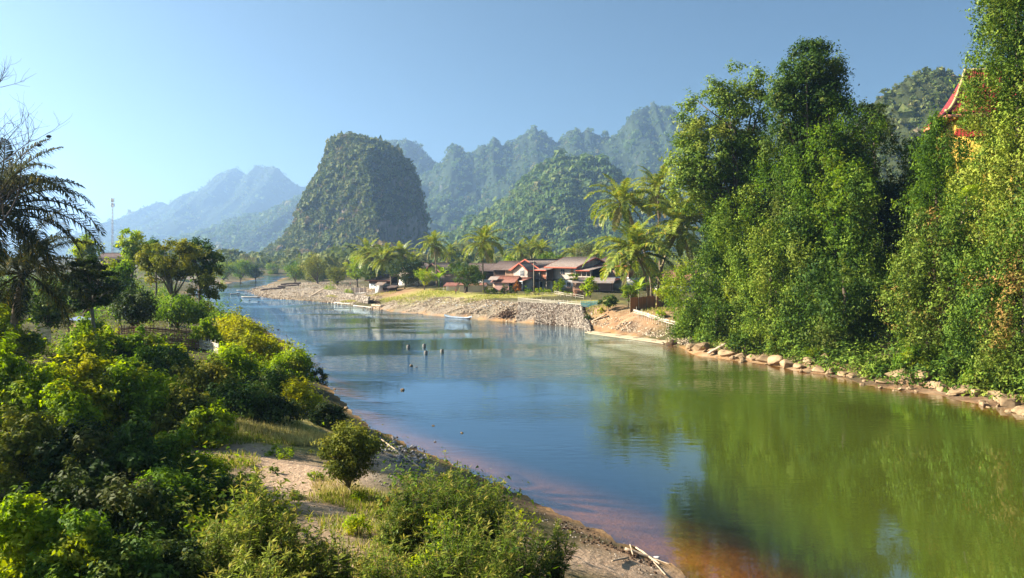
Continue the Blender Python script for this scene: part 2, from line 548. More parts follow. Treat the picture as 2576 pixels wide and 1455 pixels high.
def vine_column(label, u, vt, vb, hw, d, mat, bark, size=.32, dens=3.0, name="vine_draped_tree", cat="tree", tier=0.0, depth=.85, group=None, lean=0.0, bulge=1.0):
    """a tree smothered by creepers: uneven hanging curtain of leaves round a trunk"""
    r = nrng()
    k = d / F
    x, y = (u - HU) / F * d, d
    zb = min(CAMZ - (vb - HV) * k, 1e9); g0 = gz(x, y)
    zt = CAMZ - (vt - HV) * k
    zb = max(zb, .15)
    R = hw * k * 1.18; h = zt - zb
    base = np.array([x, y, min(g0, zb + h * .6)])
    root = thing(name, label, cat, base, 0, group)
    area = 2 * math.pi * R * h
    nc = int(area / 1.05 * dens / 3)
    nc = min(nc, 900)
    t = r.random(nc); th = r.random(nc) * 2 * math.pi
    th = np.where((np.sin(th) > .3) & (r.random(nc) < .6), -th, th)        # fewer on the side nobody stands
    ox = r.random() * 50
    # most of the growth hangs in separate curtains with dark grooves between them
    nst = max(5, int(2 * math.pi * R / 1.7)); si = np.floor(th / (2 * math.pi) * nst).astype(int) % nst
    hang = r.random(nc) < .74
    sf = r.uniform(.72, 1.22, nst); stop = r.uniform(.72, 1.0, nst)
    th = np.where(hang, (si + .5) * 2 * math.pi / nst + r.normal(size=nc) * .5 / R * .8 + .25 * np.sin(t * 5 + si), th)
    t = np.where(hang, t * stop[si], t)
    dx, dy = np.cos(th), np.sin(th); z = t * h
    prof = np.minimum(1, ((1 - t) / .22) ** .5) * (0.84 + .22 * (1 - t))
    px, py, pz = dx * R, dy * R, z
    big = fbm(px * .22 + ox, py * .22, pz * .13, 3) - .5
    fine = fbm(px * .6 + ox, py * .6 + 9, pz * .42, 2) - .5
    rad = R * prof * (1 + (1.4 + .9 * bulge) * big + (.5 + .5 * bulge) * fine)
    rad = np.where(hang, rad * sf[si], rad * .72)
    for q in range(int(4 + area / 22)):                                     # bulges that overhang, with shade beneath
        bt, bz, ba, bw = r.random() * 6.283, r.random() * h, r.uniform(.5, 1.5) * bulge, r.uniform(.5, 1.3)
        dth = np.abs((th - bt + math.pi) % (2 * math.pi) - math.pi) * R
        dz_ = z - bz
        rad += ba * np.exp(-(dth / (bw * 1.2)) ** 2) * np.where(dz_ > 0, np.exp(-(dz_ / (bw * 1.6)) ** 2), np.exp(-(dz_ / (bw * .7)) ** 2)) * min(1, R / 2)
    hole = fbm(th * 1.3 + ox, z * .22 + 31, o=3) > .545                     # dark openings into the thicket
    rad = np.where(hole, rad * .42, rad)
    ins = r.random(nc) < .2
    rad = np.where(ins, rad * r.uniform(.45, .9, nc), rad)
    wob = (fbm(pz * .16 + ox, pz * 0, o=2) - .5) * R * .9
    tint = np.clip(.5 + 2.2 * (fbm(px * .3 + ox * 2, py * .3, pz * .12, 3) - .5) + r.normal(size=nc) * .14, 0, 1)
    pr = r.uniform(.45, 1.0, nc) * min(1.0, R / 2.2 + .25)
    pads = np.stack([dx * rad + lean * t * R + wob, dy * rad * depth, z + zb - base[2], pr, pr, pr * r.uniform(.8, 1.7, nc), tint], 1)
    nl_ = int(nc * (58 if u < 2600 else 30) * (.3 / size) ** 1.2)
    size *= .86
    C, A, N, s, w_, col = clump_cloud(pads, nl_, size, r, .60, 1.0, up=.28, jitter=.30)
    tr = Geo()
    tr.tube([(0, 0, -1.0), (R * .1, 0, (zt - base[2]) * .5), (lean * R * .8, 0, (zt - base[2]) * .72)], [R * .12, R * .08, R * .03], 6)
    put("trunk", tr.mesh("trunk", bark, True), root)
    put("vine_curtain", leaves("vine_curtain", C, A, N, s, w_, col, mat, True), root)
    return root

# ------------------------------------------------------------------ material library
BARK = plain("bark", (.16, .12, .085), (.07, .05, .035), 6, .9, .5, .1, (1, 1, .3))
BARK_PALE = plain("pale_bark", (.36, .31, .24), (.17, .14, .10), 5, .9, .4, .1, (1, 1, .25))
PALM_BARK = plain("palm_bark", (.33, .25, .17), (.15, .11, .07), 3, .9, .6, .1, (.5, .5, 4))
STEM = plain("stem", (.15, .12, .06), (.07, .05, .03), 5, .9)
TWIG = plain("twig", (.10, .08, .07), (.05, .04, .035), 6, .9)
ROCK = plain("river_rock", (.46, .31, .17), (.17, .11, .06), 1.3, .85, .8, .2, rnd=.18)
ROCK_GREY = plain("grey_cobble", (.30, .28, .27), (.13, .12, .12), 3, .85, .5, .2, rnd=.35)
STONE = plain("gravel_stone", (.62, .52, .40), (.34, .27, .20), 9, .9, .3, .15)
STONE_WALL = plain("wall_stone", (.50, .42, .33), (.20, .16, .13), 4, .9, .4, .15)
STONE_WHITE = plain("white_stone", (.78, .74, .68), (.5, .46, .40), 4, .85, .3, .2, rnd=.12)
SOIL = plain("broken_soil", (.12, .07, .042), (.05, .03, .02), 1.2, .95, .9, .1)
BAMBOO = plain("bamboo", (.50, .40, .25), (.28, .21, .13), 5, .6, .1, .3, (1, 1, .4), rnd=.22)
BAMBOO_WHITE = plain("bleached_bamboo", (.74, .66, .52), (.5, .42, .31), 5, .6, .1, .3, (1, 1, .4), rnd=.15)
BAMBOO_RED = plain("reddish_bamboo", (.38, .19, .11), (.2, .09, .05), 5, .7, .1, .2, rnd=.2)
REED = plain("woven_reed", (.42, .20, .07), (.24, .10, .03), 6, .8, .4, .1, (1, 1, .3), rnd=.22)
WOOD_PALE = plain("weathered_board", (.72, .60, .50), (.46, .36, .28), 5, .85, .2, .15, (3, 3, .35), rnd=.22)
WOOD_ORANGE = plain("warm_board", (.52, .31, .20), (.30, .17, .11), 5, .85, .2, .15, (3, 3, .35), rnd=.25)
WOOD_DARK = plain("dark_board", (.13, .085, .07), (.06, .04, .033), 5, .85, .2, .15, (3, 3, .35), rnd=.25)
RED_TRIM = plain("red_trim", (.62, .14, .075), (.45, .09, .05), 5, .6, 0, .3)
PLASTER = plain("white_plaster", (.78, .74, .68), (.55, .50, .43), 1.5, .85, .1, .2)
PLASTER_BEIGE = plain("beige_plaster", (.52, .43, .32), (.33, .27, .20), 1.2, .85, .1, .2)
PLASTER_PINK = plain("pink_plaster", (.62, .36, .30), (.45, .25, .2), 1.2, .85, .1, .2)
PLASTER_YELLOW = plain("ochre_plaster", (.72, .46, .08), (.58, .34, .05), 1.5, .8, .05, .2)
TILE_GREY = plain("grey_roof_sheet", (.30, .235, .195), (.16, .12, .10), 2.5, .85, .2, .2)
TILE_DARK = plain("dark_roof_sheet", (.19, .135, .115), (.10, .07, .06), 2.5, .85, .2, .2)
TIN_RUST = plain("rusty_tin", (.36, .15, .10), (.20, .085, .06), 1.5, .65, .1, .3, (1, .4, 1))
TIN = plain("grey_tin", (.42, .40, .38), (.34, .2, .12), .8, .5, .1, .4, (1, .3, 1), metal=.2)
TEMPLE_TILE = plain("red_glazed_tile", (.36, .036, .028), (.22, .024, .02), 3, .5, .1, .4)
TEMPLE_RIDGE = plain("ridge_tile", (.62, .50, .24), (.34, .25, .10), 4, .6, .1, .3, rnd=.15)
PINK_FASCIA = plain("coral_fascia", (.80, .28, .16), (.68, .22, .12), 3, .6, 0, .3)
DARK = plain("dark_interior", (.015, .013, .012), (.008, .007, .006), 3, .9)
GLASS = plain("window_pane", (.05, .06, .07), (.03, .035, .04), 2, .12, 0, .5)
WHITE_PAINT = plain("white_paint", (.80, .79, .76), (.66, .64, .6), 3, .6)
TEAL = plain("faded_teal_net", (.10, .26, .25), (.06, .16, .16), 3, .8, .1, .2, rnd=.2)
BOAT_M = plain("boat_paint", (.22, .29, .36), (.13, .17, .22), 2, .5, .05, .3)
STEEL = plain("mast_steel", (.45, .43, .43), (.32, .3, .3), 4, .5)
BLUE_TIN = plain("blue_tin", (.42, .52, .72), (.3, .38, .56), 2, .45)
DRIFT = plain("driftwood", (.60, .46, .32), (.36, .26, .17), 5, .85, .3, .1, (1, 1, .4))
WET_WOOD = plain("wet_wood", (.035, .027, .022), (.018, .014, .012), 5, .5)
PILE_M = plain("piling", (.46, .42, .36), (.10, .085, .07), 3, .85, .4, .2)
CANVAS = plain("pale_tarp", (.56, .51, .44), (.42, .38, .32), 2, .8)
COCO = plain("coconut", (.26, .24, .06), (.16, .12, .04), 4, .6)

L_LIME = leaf_mat("lime_leaf", (.10, .15, .012), (.22, .29, .02), (.38, .42, .035), (.42, .40, .03), .55)
L_MID = leaf_mat("mid_leaf", (.05, .092, .014), (.11, .175, .022), (.22, .29, .035), (.32, .33, .03), .48)
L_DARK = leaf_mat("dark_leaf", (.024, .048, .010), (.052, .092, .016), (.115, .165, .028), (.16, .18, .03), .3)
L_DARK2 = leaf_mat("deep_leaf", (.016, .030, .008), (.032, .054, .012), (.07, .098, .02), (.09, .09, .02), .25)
L_OLIVE = leaf_mat("olive_leaf", (.075, .085, .016), (.15, .155, .025), (.26, .24, .04), (.34, .30, .04), .4)
L_YELLOW = leaf_mat("yellow_leaf", (.16, .17, .012), (.30, .29, .02), (.46, .42, .03), (.5, .44, .03), .55)
L_WILLOW = leaf_mat("willow_leaf", (.07, .10, .018), (.16, .19, .03), (.30, .31, .06), (.46, .30, .08), .4, .5)
L_OLEANDER = leaf_mat("narrow_leaf", (.05, .085, .016), (.12, .16, .025), (.26, .28, .05), (.50, .34, .10), .38, .45)
L_VINE = leaf_mat("vine_leaf", (.025, .050, .008), (.078, .128, .015), (.20, .255, .032), (.24, .27, .04), .2)
L_VINE2 = leaf_mat("bright_vine_leaf", (.038, .068, .010), (.12, .172, .018), (.28, .325, .04), (.31, .32, .045), .22)
L_VINE3 = leaf_mat("dry_vine_leaf", (.036, .06, .010), (.105, .14, .018), (.23, .255, .04), (.36, .19, .06), .2)
L_TREE = leaf_mat("tree_leaf", (.06, .10, .016), (.15, .20, .03), (.30, .34, .07), (.34, .34, .06), .28)
L_FOREST = leaf_mat("forest_leaf", (.045, .085, .022), (.095, .135, .034), (.18, .19, .05), (.21, .18, .07), .3, .7, .1)
L_FOREST_DRY = leaf_mat("hill_leaf", (.065, .090, .028), (.12, .135, .042), (.22, .19, .078), (.26, .19, .11), .3, .7, .1)
L_PALM = leaf_mat("palm_leaf", (.085, .12, .016), (.21, .235, .035), (.38, .37, .07), (.52, .36, .06), .42, .4, .35)
L_PALM_BACKLIT = leaf_mat("backlit_palm_leaf", (.016, .020, .008), (.03, .034, .010), (.06, .055, .014), (.22, .15, .015), .3, .7, .05)  # the palm's backlit shade is put into this leaf colour
L_BANANA = leaf_mat("banana_leaf", (.13, .19, .02), (.22, .30, .03), (.34, .38, .06), None, .45, .4, .4)
L_GRASS = leaf_mat("grass_blade", (.12, .14, .02), (.22, .23, .035), (.38, .34, .08), (.55, .42, .18), .4, .7)
L_STRAW = leaf_mat("straw_blade", (.30, .22, .09), (.45, .35, .15), (.60, .49, .24), None, .35, .7)
L_CROTON = leaf_mat("croton_leaf", (.20, .08, .02), (.45, .14, .02), (.65, .26, .03), None, .3)

# ------------------------------------------------------------------ the ground
def zone_blobs(lst):
    out = []
    for (u, v, r) in lst:
        p = hit(u, v); out.append((p[0], p[1], r))
    return out
Z_SAND = zone_blobs([(640, 1145, 1.92), (720, 1175, 2.37), (790, 1215, 2.22), (700, 1230, 1.78), (860, 1330, 1.63), (880, 1400, 1.48), (840, 1270, 1.85), (560, 1130, 1.48),
                     (1600, 1440, 1.85), (1500, 1420, 1.48), (1440, 1400, 1.48), (950, 1440, 1.48), (600, 1450, 1.11), (1300, 1440, 1.18), (1700, 1455, 1.11), (1750, 1500, 1.11)])
Z_CLAY = zone_blobs([(1500, 800, 6), (1540, 815, 6), (1580, 805, 6), (1620, 815, 5), (1650, 790, 5), (1690, 775, 5), (1000, 735, 9), (960, 728, 7), (1780, 880, 5), (1830, 890, 5),
                     (1900, 900, 4), (2050, 930, 4), (2300, 975, 4), (2480, 1005, 4), (1490, 1340, 1.2), (1560, 1385, 1.3), (1620, 1420, 1.2), (1400, 1300, 1.2), (1330, 1270, 1)])
Z_GRAVEL = zone_blobs([(700, 730, 22), (760, 738, 20), (820, 742, 16), (740, 716, 22), (880, 755, 9), (960, 775, 7), (1040, 780, 6), (1100, 785, 6), (1180, 785, 6), (1260, 790, 6), (1340, 795, 5),
                       (1420, 805, 5), (1000, 1170, 2.5), (1040, 1165, 2), (960, 1150, 2), (900, 1200, 1.4), (560, 712, 25)])
Z_GRASS = zone_blobs([(1000, 748, 8), (1060, 735, 12), (1120, 738, 12), (1200, 745, 10), (1280, 745, 7), (1350, 742, 6), (600, 1085, 3.5), (520, 1090, 3.5), (690, 1090, 3), (640, 1060, 4),
                      (880, 1255, 1.6), (950, 1300, 1.4), (1500, 760, 4), (1650, 765, 4)])

Z_MUD = zone_blobs([(1255, 800, 2.2), (1270, 795, 2.4), (1285, 788, 2.2), (1298, 780, 2.0), (938, 760, 3.0), (945, 756, 2.0), (1172, 789, 1.0), (1466, 786, 1.6), (1470, 796, 1.4), (1694, 868, 1.2), (1590, 826, 1.6), (1620, 835, 1.2)])
def zone(bl, x, y):
    w = np.zeros_like(x)
    nz = (fbm(x * .5, y * .5, o=4) - .5) * .9
    for bx, by, r in bl:
        d = np.sqrt((x - bx) ** 2 + (y - by) ** 2) / r
        w = np.maximum(w, np.clip(1.35 - d + nz, 0, 1))
    return w

def axis_pts(lo, hi, fine_lo, fine_hi, s0, grow):
    a = list(np.arange(fine_lo, fine_hi + 1e-6, s0))
    s = s0; p = a[-1]
    while p < hi:
        s *= grow; p += s; a.append(min(p, hi))
    s = s0; p = fine_lo; b = []
    while p > lo:
        s *= grow; p -= s; b.append(max(p, lo))
    return np.array(b[::-1] + a)
gx = axis_pts(-9000, 9000, -46, 46, 1.0, 1.085)
ys = [-60., -40, -25, -12, -4]
p = 2.0
while p < 12000:
    ys.append(p); p += max(.9, p * .019)
gy = np.array(ys + [12000.])
GX, GY = np.meshgrid(gx, gy)
GZm = T(GX, GY)
nx, ny = len(gx), len(gy)
ii = (np.arange(ny - 1)[:, None] * nx + np.arange(nx - 1)[None]).ravel()
GQ = np.stack([ii, ii + 1, ii + nx + 1, ii + nx], 1)
xr, yr = GX.ravel(), GY.ravel()
zr_ = np.stack([zone(Z_SAND, xr, yr), zone(Z_CLAY, xr, yr), zone(Z_GRAVEL, xr, yr), np.ones_like(xr)], 1)
zg_ = np.stack([zone(Z_GRASS, xr, yr), np.clip(-GZm.ravel() * 12, 0, 1), np.maximum(zone(Z_MUD, xr, yr), .6 * np.clip((.26 - GZm.ravel()) / .2, 0, 1) * (yr < 75) * (GZm.ravel() > -.02)), np.ones_like(xr)], 1)

m, n, l = new_mat("river_valley_soil")
out = n.new("ShaderNodeOutputMaterial"); b = n.new("ShaderNodeBsdfPrincipled")
tc = n.new("ShaderNodeTexCoord")
def nzt(scale, detail=6, rough=.65):
    t = n.new("ShaderNodeTexNoise"); t.inputs["Scale"].default_value = scale; t.inputs["Detail"].default_value = detail; t.inputs["Roughness"].default_value = rough
    l.new(tc.outputs["Object"], t.inputs["Vector"]); return t
n1, n2, n3 = nzt(.6), nzt(4.0), nzt(.12)
def mixc(fac, a, bb):
    mx = n.new("ShaderNodeMix"); mx.data_type = 'RGBA'
    l.new(fac, mx.inputs["Factor"]); l.new(a, mx.inputs["A"]); l.new(bb, mx.inputs["B"]); return mx.outputs["Result"]
za = n.new("ShaderNodeAttribute"); za.attribute_name = "zone_a"; zs = n.new("ShaderNodeSeparateColor"); l.new(za.outputs["Color"], zs.inputs[0])
zb = n.new("ShaderNodeAttribute"); zb.attribute_name = "zone_b"; zt = n.new("ShaderNodeSeparateColor"); l.new(zb.outputs["Color"], zt.inputs[0])
base = ramp(n, [(.3, (.055, .055, .018)), (.55, (.10, .085, .035)), (.75, (.16, .12, .06))]); l.new(n1.outputs[0], base.inputs[0])
sand = ramp(n, [(.3, (.36, .23, .145)), (.7, (.58, .41, .27))]); l.new(n2.outputs[0], sand.inputs[0])
clay = ramp(n, [(.25, (.17, .085, .04)), (.5, (.34, .20, .105)), (.75, (.50, .35, .215))]); l.new(n1.outputs[0], clay.inputs[0])
grav = ramp(n, [(.3, (.18, .14, .10)), (.7, (.42, .34, .25))]); l.new(n2.outputs[0], grav.inputs[0])
gras = ramp(n, [(.32, (.50, .38, .18)), (.5, (.40, .36, .09)), (.72, (.22, .26, .035))]); l.new(n1.outputs[0], gras.inputs[0])
c = mixc(zt.outputs[0], base.outputs[0], gras.outputs[0])
c = mixc(zs.outputs[2], c, grav.outputs[0])
c = mixc(zs.outputs[1], c, clay.outputs[0])
c = mixc(zs.outputs[0], c, sand.outputs[0])
mudc = ramp(n, [(.3, (.035, .022, .015)), (.7, (.13, .085, .055))]); l.new(n2.outputs[0], mudc.inputs[0])
c = mixc(zt.outputs[2], c, mudc.outputs[0])
bedc = ramp(n, [(.3, (.34, .17, .065)), (.7, (.56, .31, .13))]); l.new(n1.outputs[0], bedc.inputs[0])
c = mixc(zt.outputs[1], c, bedc.outputs[0])
l.new(c, b.inputs["Base Color"]); b.inputs["Roughness"].default_value = .95; b.inputs["Specular IOR Level"].default_value = .1
bp = n.new("ShaderNodeBump"); bp.inputs["Strength"].default_value = .9; bp.inputs["Distance"].default_value = .12
l.new(n2.outputs[0], bp.inputs["Height"]); l.new(bp.outputs[0], b.inputs["Normal"]); l.new(b.outputs[0], out.inputs["Surface"])
GROUND_M = m
tag(put("ground", mesh_np("ground", np.stack([xr, yr, GZm.ravel()], 1), GQ, GROUND_M, True, {"zone_a": zr_, "zone_b": zg_})), kind="structure")

# ------------------------------------------------------------------ the river
zq = GZm.ravel()[GQ]
keep = (zq.min(1) < .12) & (GX.ravel()[GQ].min(1) > -400) & (GX.ravel()[GQ].max(1) < 120) & (GY.ravel()[GQ].max(1) < 700)
wq = GQ[keep]
idx, inv = np.unique(wq.ravel(), return_inverse=True)
wv = np.stack([xr[idx], yr[idx], np.zeros(len(idx))], 1)
dep = np.clip(-GZm.ravel()[idx], 0, 5)
def shore_d(P, x, y):
    m_ = np.full(len(x), 1e9)
    for (ax, ay), (bx, by) in zip(P[:-1], P[1:]):
        ex, ey = bx - ax, by - ay; t = np.clip(((x - ax) * ex + (y - ay) * ey) / (ex * ex + ey * ey), 0, 1)
        m_ = np.minimum(m_, np.hypot(x - ax - t * ex, y - ay - t * ey))
    return m_
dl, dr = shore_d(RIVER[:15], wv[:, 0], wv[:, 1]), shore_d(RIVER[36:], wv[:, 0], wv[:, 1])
reflect_mask = dl / (dl + dr); reflect_mask = np.clip((reflect_mask - np.clip(.08 + .2 * (wv[:, 1] - 30) / 30, .06, .30)) / .24, 0, 1) * np.clip((125 - wv[:, 1]) / 30, 0, 1)      # where the right bank trees' reflection is painted into the water colour
datt = np.stack([dep / 2.5, reflect_mask * reflect_mask * (3 - 2 * reflect_mask), np.zeros(len(idx)), np.ones(len(idx))], 1)
m, n, l = new_mat("river_water")
out = n.new("ShaderNodeOutputMaterial")
tc = n.new("ShaderNodeTexCoord")
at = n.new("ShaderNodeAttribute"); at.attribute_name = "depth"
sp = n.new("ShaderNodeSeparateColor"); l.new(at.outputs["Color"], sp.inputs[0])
mur = n.new("ShaderNodeMapRange"); mur.inputs[1].default_value = 0.0; mur.inputs[2].default_value = .30; mur.inputs[3].default_value = .02; mur.inputs[4].default_value = .97
mur.interpolation_type = 'SMOOTHSTEP'
l.new(sp.outputs[0], mur.inputs[0])
tr = n.new("ShaderNodeBsdfTransparent"); tr.inputs[0].default_value = (.82, .66, .42, 1)
df = n.new("ShaderNodeBsdfDiffuse"); 
pc = ramp(n, [(0, (.010, .020, .024)), (1, (.070, .088, .010))]); l.new(sp.outputs[1], pc.inputs[0]); l.new(pc.outputs[0], df.inputs[0])  # second stop: olive murk with the bank trees' reflection painted in
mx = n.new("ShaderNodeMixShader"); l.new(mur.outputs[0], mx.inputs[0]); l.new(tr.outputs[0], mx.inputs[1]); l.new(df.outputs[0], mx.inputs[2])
gl = n.new("ShaderNodeBsdfGlossy"); gl.inputs["Roughness"].default_value = .014; gl.inputs["Color"].default_value = (.76, .91, 1, 1)
mp1 = n.new("ShaderNodeMapping"); mp1.inputs["Scale"].default_value = (.75, 1.9, 1); l.new(tc.outputs["Object"], mp1.inputs[0])
w1 = n.new("ShaderNodeTexNoise"); w1.inputs["Scale"].default_value = 1.1; w1.inputs["Detail"].default_value = 4; l.new(mp1.outputs[0], w1.inputs["Vector"])
w2 = n.new("ShaderNodeTexNoise"); w2.inputs["Scale"].default_value = .045; w2.inputs["Detail"].default_value = 4; l.new(mp1.outputs[0], w2.inputs["Vector"])
cal = n.new("ShaderNodeMapRange"); cal.inputs[1].default_value = .42; cal.inputs[2].default_value = .62; cal.inputs[3].default_value = .12; cal.inputs[4].default_value = 1.0
l.new(w2.outputs[0], cal.inputs[0])
# the current breaks over the shallows upstream and lies still in the pool below
spx = n.new("ShaderNodeSeparateXYZ"); l.new(tc.outputs["Object"], spx.inputs[0])
pool = n.new("ShaderNodeMapRange"); pool.inputs[1].default_value = 40; pool.inputs[2].default_value = 130; pool.inputs[3].default_value = .5; pool.inputs[4].default_value = 8.0
l.new(spx.outputs[1], pool.inputs[0])
mu = n.new("ShaderNodeMath"); mu.operation = 'MULTIPLY'; l.new(cal.outputs[0], mu.inputs[0]); l.new(pool.outputs[0], mu.inputs[1])
mu2 = n.new("ShaderNodeMath"); mu2.operation = 'MULTIPLY'; l.new(mu.outputs[0], mu2.inputs[0]); l.new(w1.outputs[0], mu2.inputs[1])
bp = n.new("ShaderNodeBump"); bp.inputs["Strength"].default_value = .5; bp.inputs["Distance"].default_value = .045; l.new(mu2.outputs[0], bp.inputs["Height"])
l.new(bp.outputs[0], gl.inputs["Normal"])
# Schlick reflectance, the same from above and below so that sunlight reaches the bed
ge = n.new("ShaderNodeNewGeometry"); dt = n.new("ShaderNodeVectorMath"); dt.operation = 'DOT_PRODUCT'; l.new(bp.outputs[0], dt.inputs[0]); l.new(ge.outputs["Incoming"], dt.inputs[1])
def mth(op, *v):
    t = n.new("ShaderNodeMath"); t.operation = op
    for i, q in enumerate(v):
        if isinstance(q, (int, float)): t.inputs[i].default_value = q
        else: l.new(q, t.inputs[i])
    return t.outputs[0]
ff = mth('POWER', mth('SUBTRACT', 1.0, mth('MINIMUM', mth('ABSOLUTE', dt.outputs["Value"]), 1.0)), 4.0)
ff = mth('MULTIPLY_ADD', ff, .85, .15)
ms = n.new("ShaderNodeMixShader"); l.new(ff, ms.inputs[0]); l.new(mx.outputs[0], ms.inputs[1]); l.new(gl.outputs[0], ms.inputs[2])
l.new(ms.outputs[0], out.inputs["Surface"])
WATER_M = m
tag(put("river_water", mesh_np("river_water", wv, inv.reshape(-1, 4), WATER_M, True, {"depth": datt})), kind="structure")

# ------------------------------------------------------------------ mountains
m, n, l = new_mat("karst_rock")
out = n.new("ShaderNodeOutputMaterial"); b = n.new("ShaderNodeBsdfPrincipled"); tc = n.new("ShaderNodeTexCoord")
def karst(name, veg, rock, sc_):
    m, n, l = new_mat(name)
    out = n.new("ShaderNodeOutputMaterial"); b = n.new("ShaderNodeBsdfPrincipled"); tc = n.new("ShaderNodeTexCoord")
    nz = n.new("ShaderNodeTexNoise"); nz.inputs["Scale"].default_value = sc_; nz.inputs["Detail"].default_value = 8; l.new(tc.outputs["Object"], nz.inputs["Vector"])
    mp = n.new("ShaderNodeMapping"); mp.inputs["Scale"].default_value = (1, 1, .18); l.new(tc.outputs["Object"], mp.inputs[0])
    st = n.new("ShaderNodeTexNoise"); st.inputs["Scale"].default_value = sc_ * 1.6; st.inputs["Detail"].default_value = 6; l.new(mp.outputs[0], st.inputs["Vector"])
    rc = ramp(n, [(.35, tuple(.4 * c for c in rock)), (.55, tuple(.75 * c for c in rock)), (.72, rock)]); l.new(st.outputs[0], rc.inputs[0])
    vc = ramp(n, [(.35, tuple(.5 * c for c in veg)), (.7, veg)]); l.new(nz.outputs[0], vc.inputs[0])
    ge = n.new("ShaderNodeNewGeometry"); sx = n.new("ShaderNodeSeparateXYZ"); l.new(ge.outputs["Normal"], sx.inputs[0])
    ad = n.new("ShaderNodeMath"); ad.operation = 'MULTIPLY_ADD'; ad.inputs[1].default_value = .9; l.new(nz.outputs[0], ad.inputs[0]); l.new(sx.outputs[2], ad.inputs[2])
    mr = n.new("ShaderNodeMapRange"); mr.inputs[1].default_value = .55; mr.inputs[2].default_value = .85; l.new(ad.outputs[0], mr.inputs[0])
    mx = n.new("ShaderNodeMix"); mx.data_type = 'RGBA'; l.new(mr.outputs[0], mx.inputs["Factor"]); l.new(rc.outputs[0], mx.inputs["A"]); l.new(vc.outputs[0], mx.inputs["B"])
    l.new(mx.outputs["Result"], b.inputs["Base Color"]); b.inputs["Roughness"].default_value = .95; b.inputs["Specular IOR Level"].default_value = .05
    bp = n.new("ShaderNodeBump"); bp.inputs["Strength"].default_value = 1; bp.inputs["Distance"].default_value = .25 / sc_; l.new(nz.outputs[0], bp.inputs["Height"]); l.new(bp.outputs[0], b.inputs["Normal"])
    l.new(b.outputs[0], out.inputs["Surface"])
    return m
K_NEAR = karst("karst_near", (.055, .065, .024), (.34, .28, .23), .10)
K_FAR = karst("karst_far", (.045, .065, .028), (.20, .18, .17), .035)

# tree crowns for the wooded slopes: small bunches of leaf sprays, several shapes
def crown_bases(nv, nq, r):
    out = []
    for i in range(nv):
        d = norm(r.normal(size=(nq, 3)) + np.array([0, -.25, .55]))
        rr = r.uniform(.72, 1.08, nq)[:, None]
        C = d * rr * np.array([1, 1, .85])
        N = norm(d + r.normal(size=(nq, 3)) * .45)
        A = norm(np.cross(N, r.normal(size=(nq, 3)))); B = np.cross(N, A)
        s = r.uniform(.34, .62, nq)[:, None] * math.sqrt(14 / max(nq, 14))
        V = np.stack([C - A * s * 1.1, C + B * s * 1.1 + A * s * .5, C - B * s * .9 + A * s * .7], 1)
        out.append((V.reshape(-1, 3), r.random(nq)))
    return out

def wood_mesh(name, P, R, mat, nq, r, nv=6, tall=None):
    bases = crown_bases(nv, nq, r)
    n = len(P)
    k = r.integers(0, nv, n); a = r.random(n) * .9 - .45
    BV = np.stack([b[0] for b in bases])[k]; BR = np.stack([b[1] for b in bases])[k]
    cs, sn = np.cos(a)[:, None], np.sin(a)[:, None]
    X = BV[:, :, 0] * cs - BV[:, :, 1] * sn; Y = BV[:, :, 0] * sn + BV[:, :, 1] * cs
    sz = (R * (tall if tall is not None else r.uniform(.85, 1.35, n)))[:, None]
    V = np.stack([P[:, 0:1] + X * R[:, None], P[:, 1:2] + Y * R[:, None], P[:, 2:3] + BV[:, :, 2] * sz], 2).reshape(-1, 3)
    tone = np.clip(r.normal(.45, .25, n), 0, 1)
    col = np.zeros((n, nq, 4)); col[:, :, 3] = 1
    col[:, :, 0] = np.clip(tone[:, None] * .75 + BR * .35, 0, 1); col[:, :, 1] = (tone[:, None] > .8) * (r.random((n, 1)) < .6) * .8
    return mesh_np(name, V, np.arange(len(V)).reshape(-1, 3), mat, attr={"leaf": np.repeat(col.reshape(-1, 4), 3, 0)})

def sample_mesh(V, Q, n, r, face=True):
    """random points on quads, weighted by the area they show towards -Y and upward"""
    a, b_, c, d = (V[Q[:, i]] for i in range(4))
    cr = np.cross(c - a, d - b_) * .5
    ar = np.linalg.norm(cr, axis=1)
    nn = cr / (ar[:, None] + 1e-9)
    w = ar * np.where(nn[:, 1] > .35, .12, 1.0) if face else ar
    k = r.choice(len(Q), n, p=w / w.sum())
    s, t = r.random(n)[:, None], r.random(n)[:, None]
    P = a[k] * (1 - s) * (1 - t) + b_[k] * s * (1 - t) + c[k] * s * t + d[k] * (1 - s) * t
    return P, nn[k]

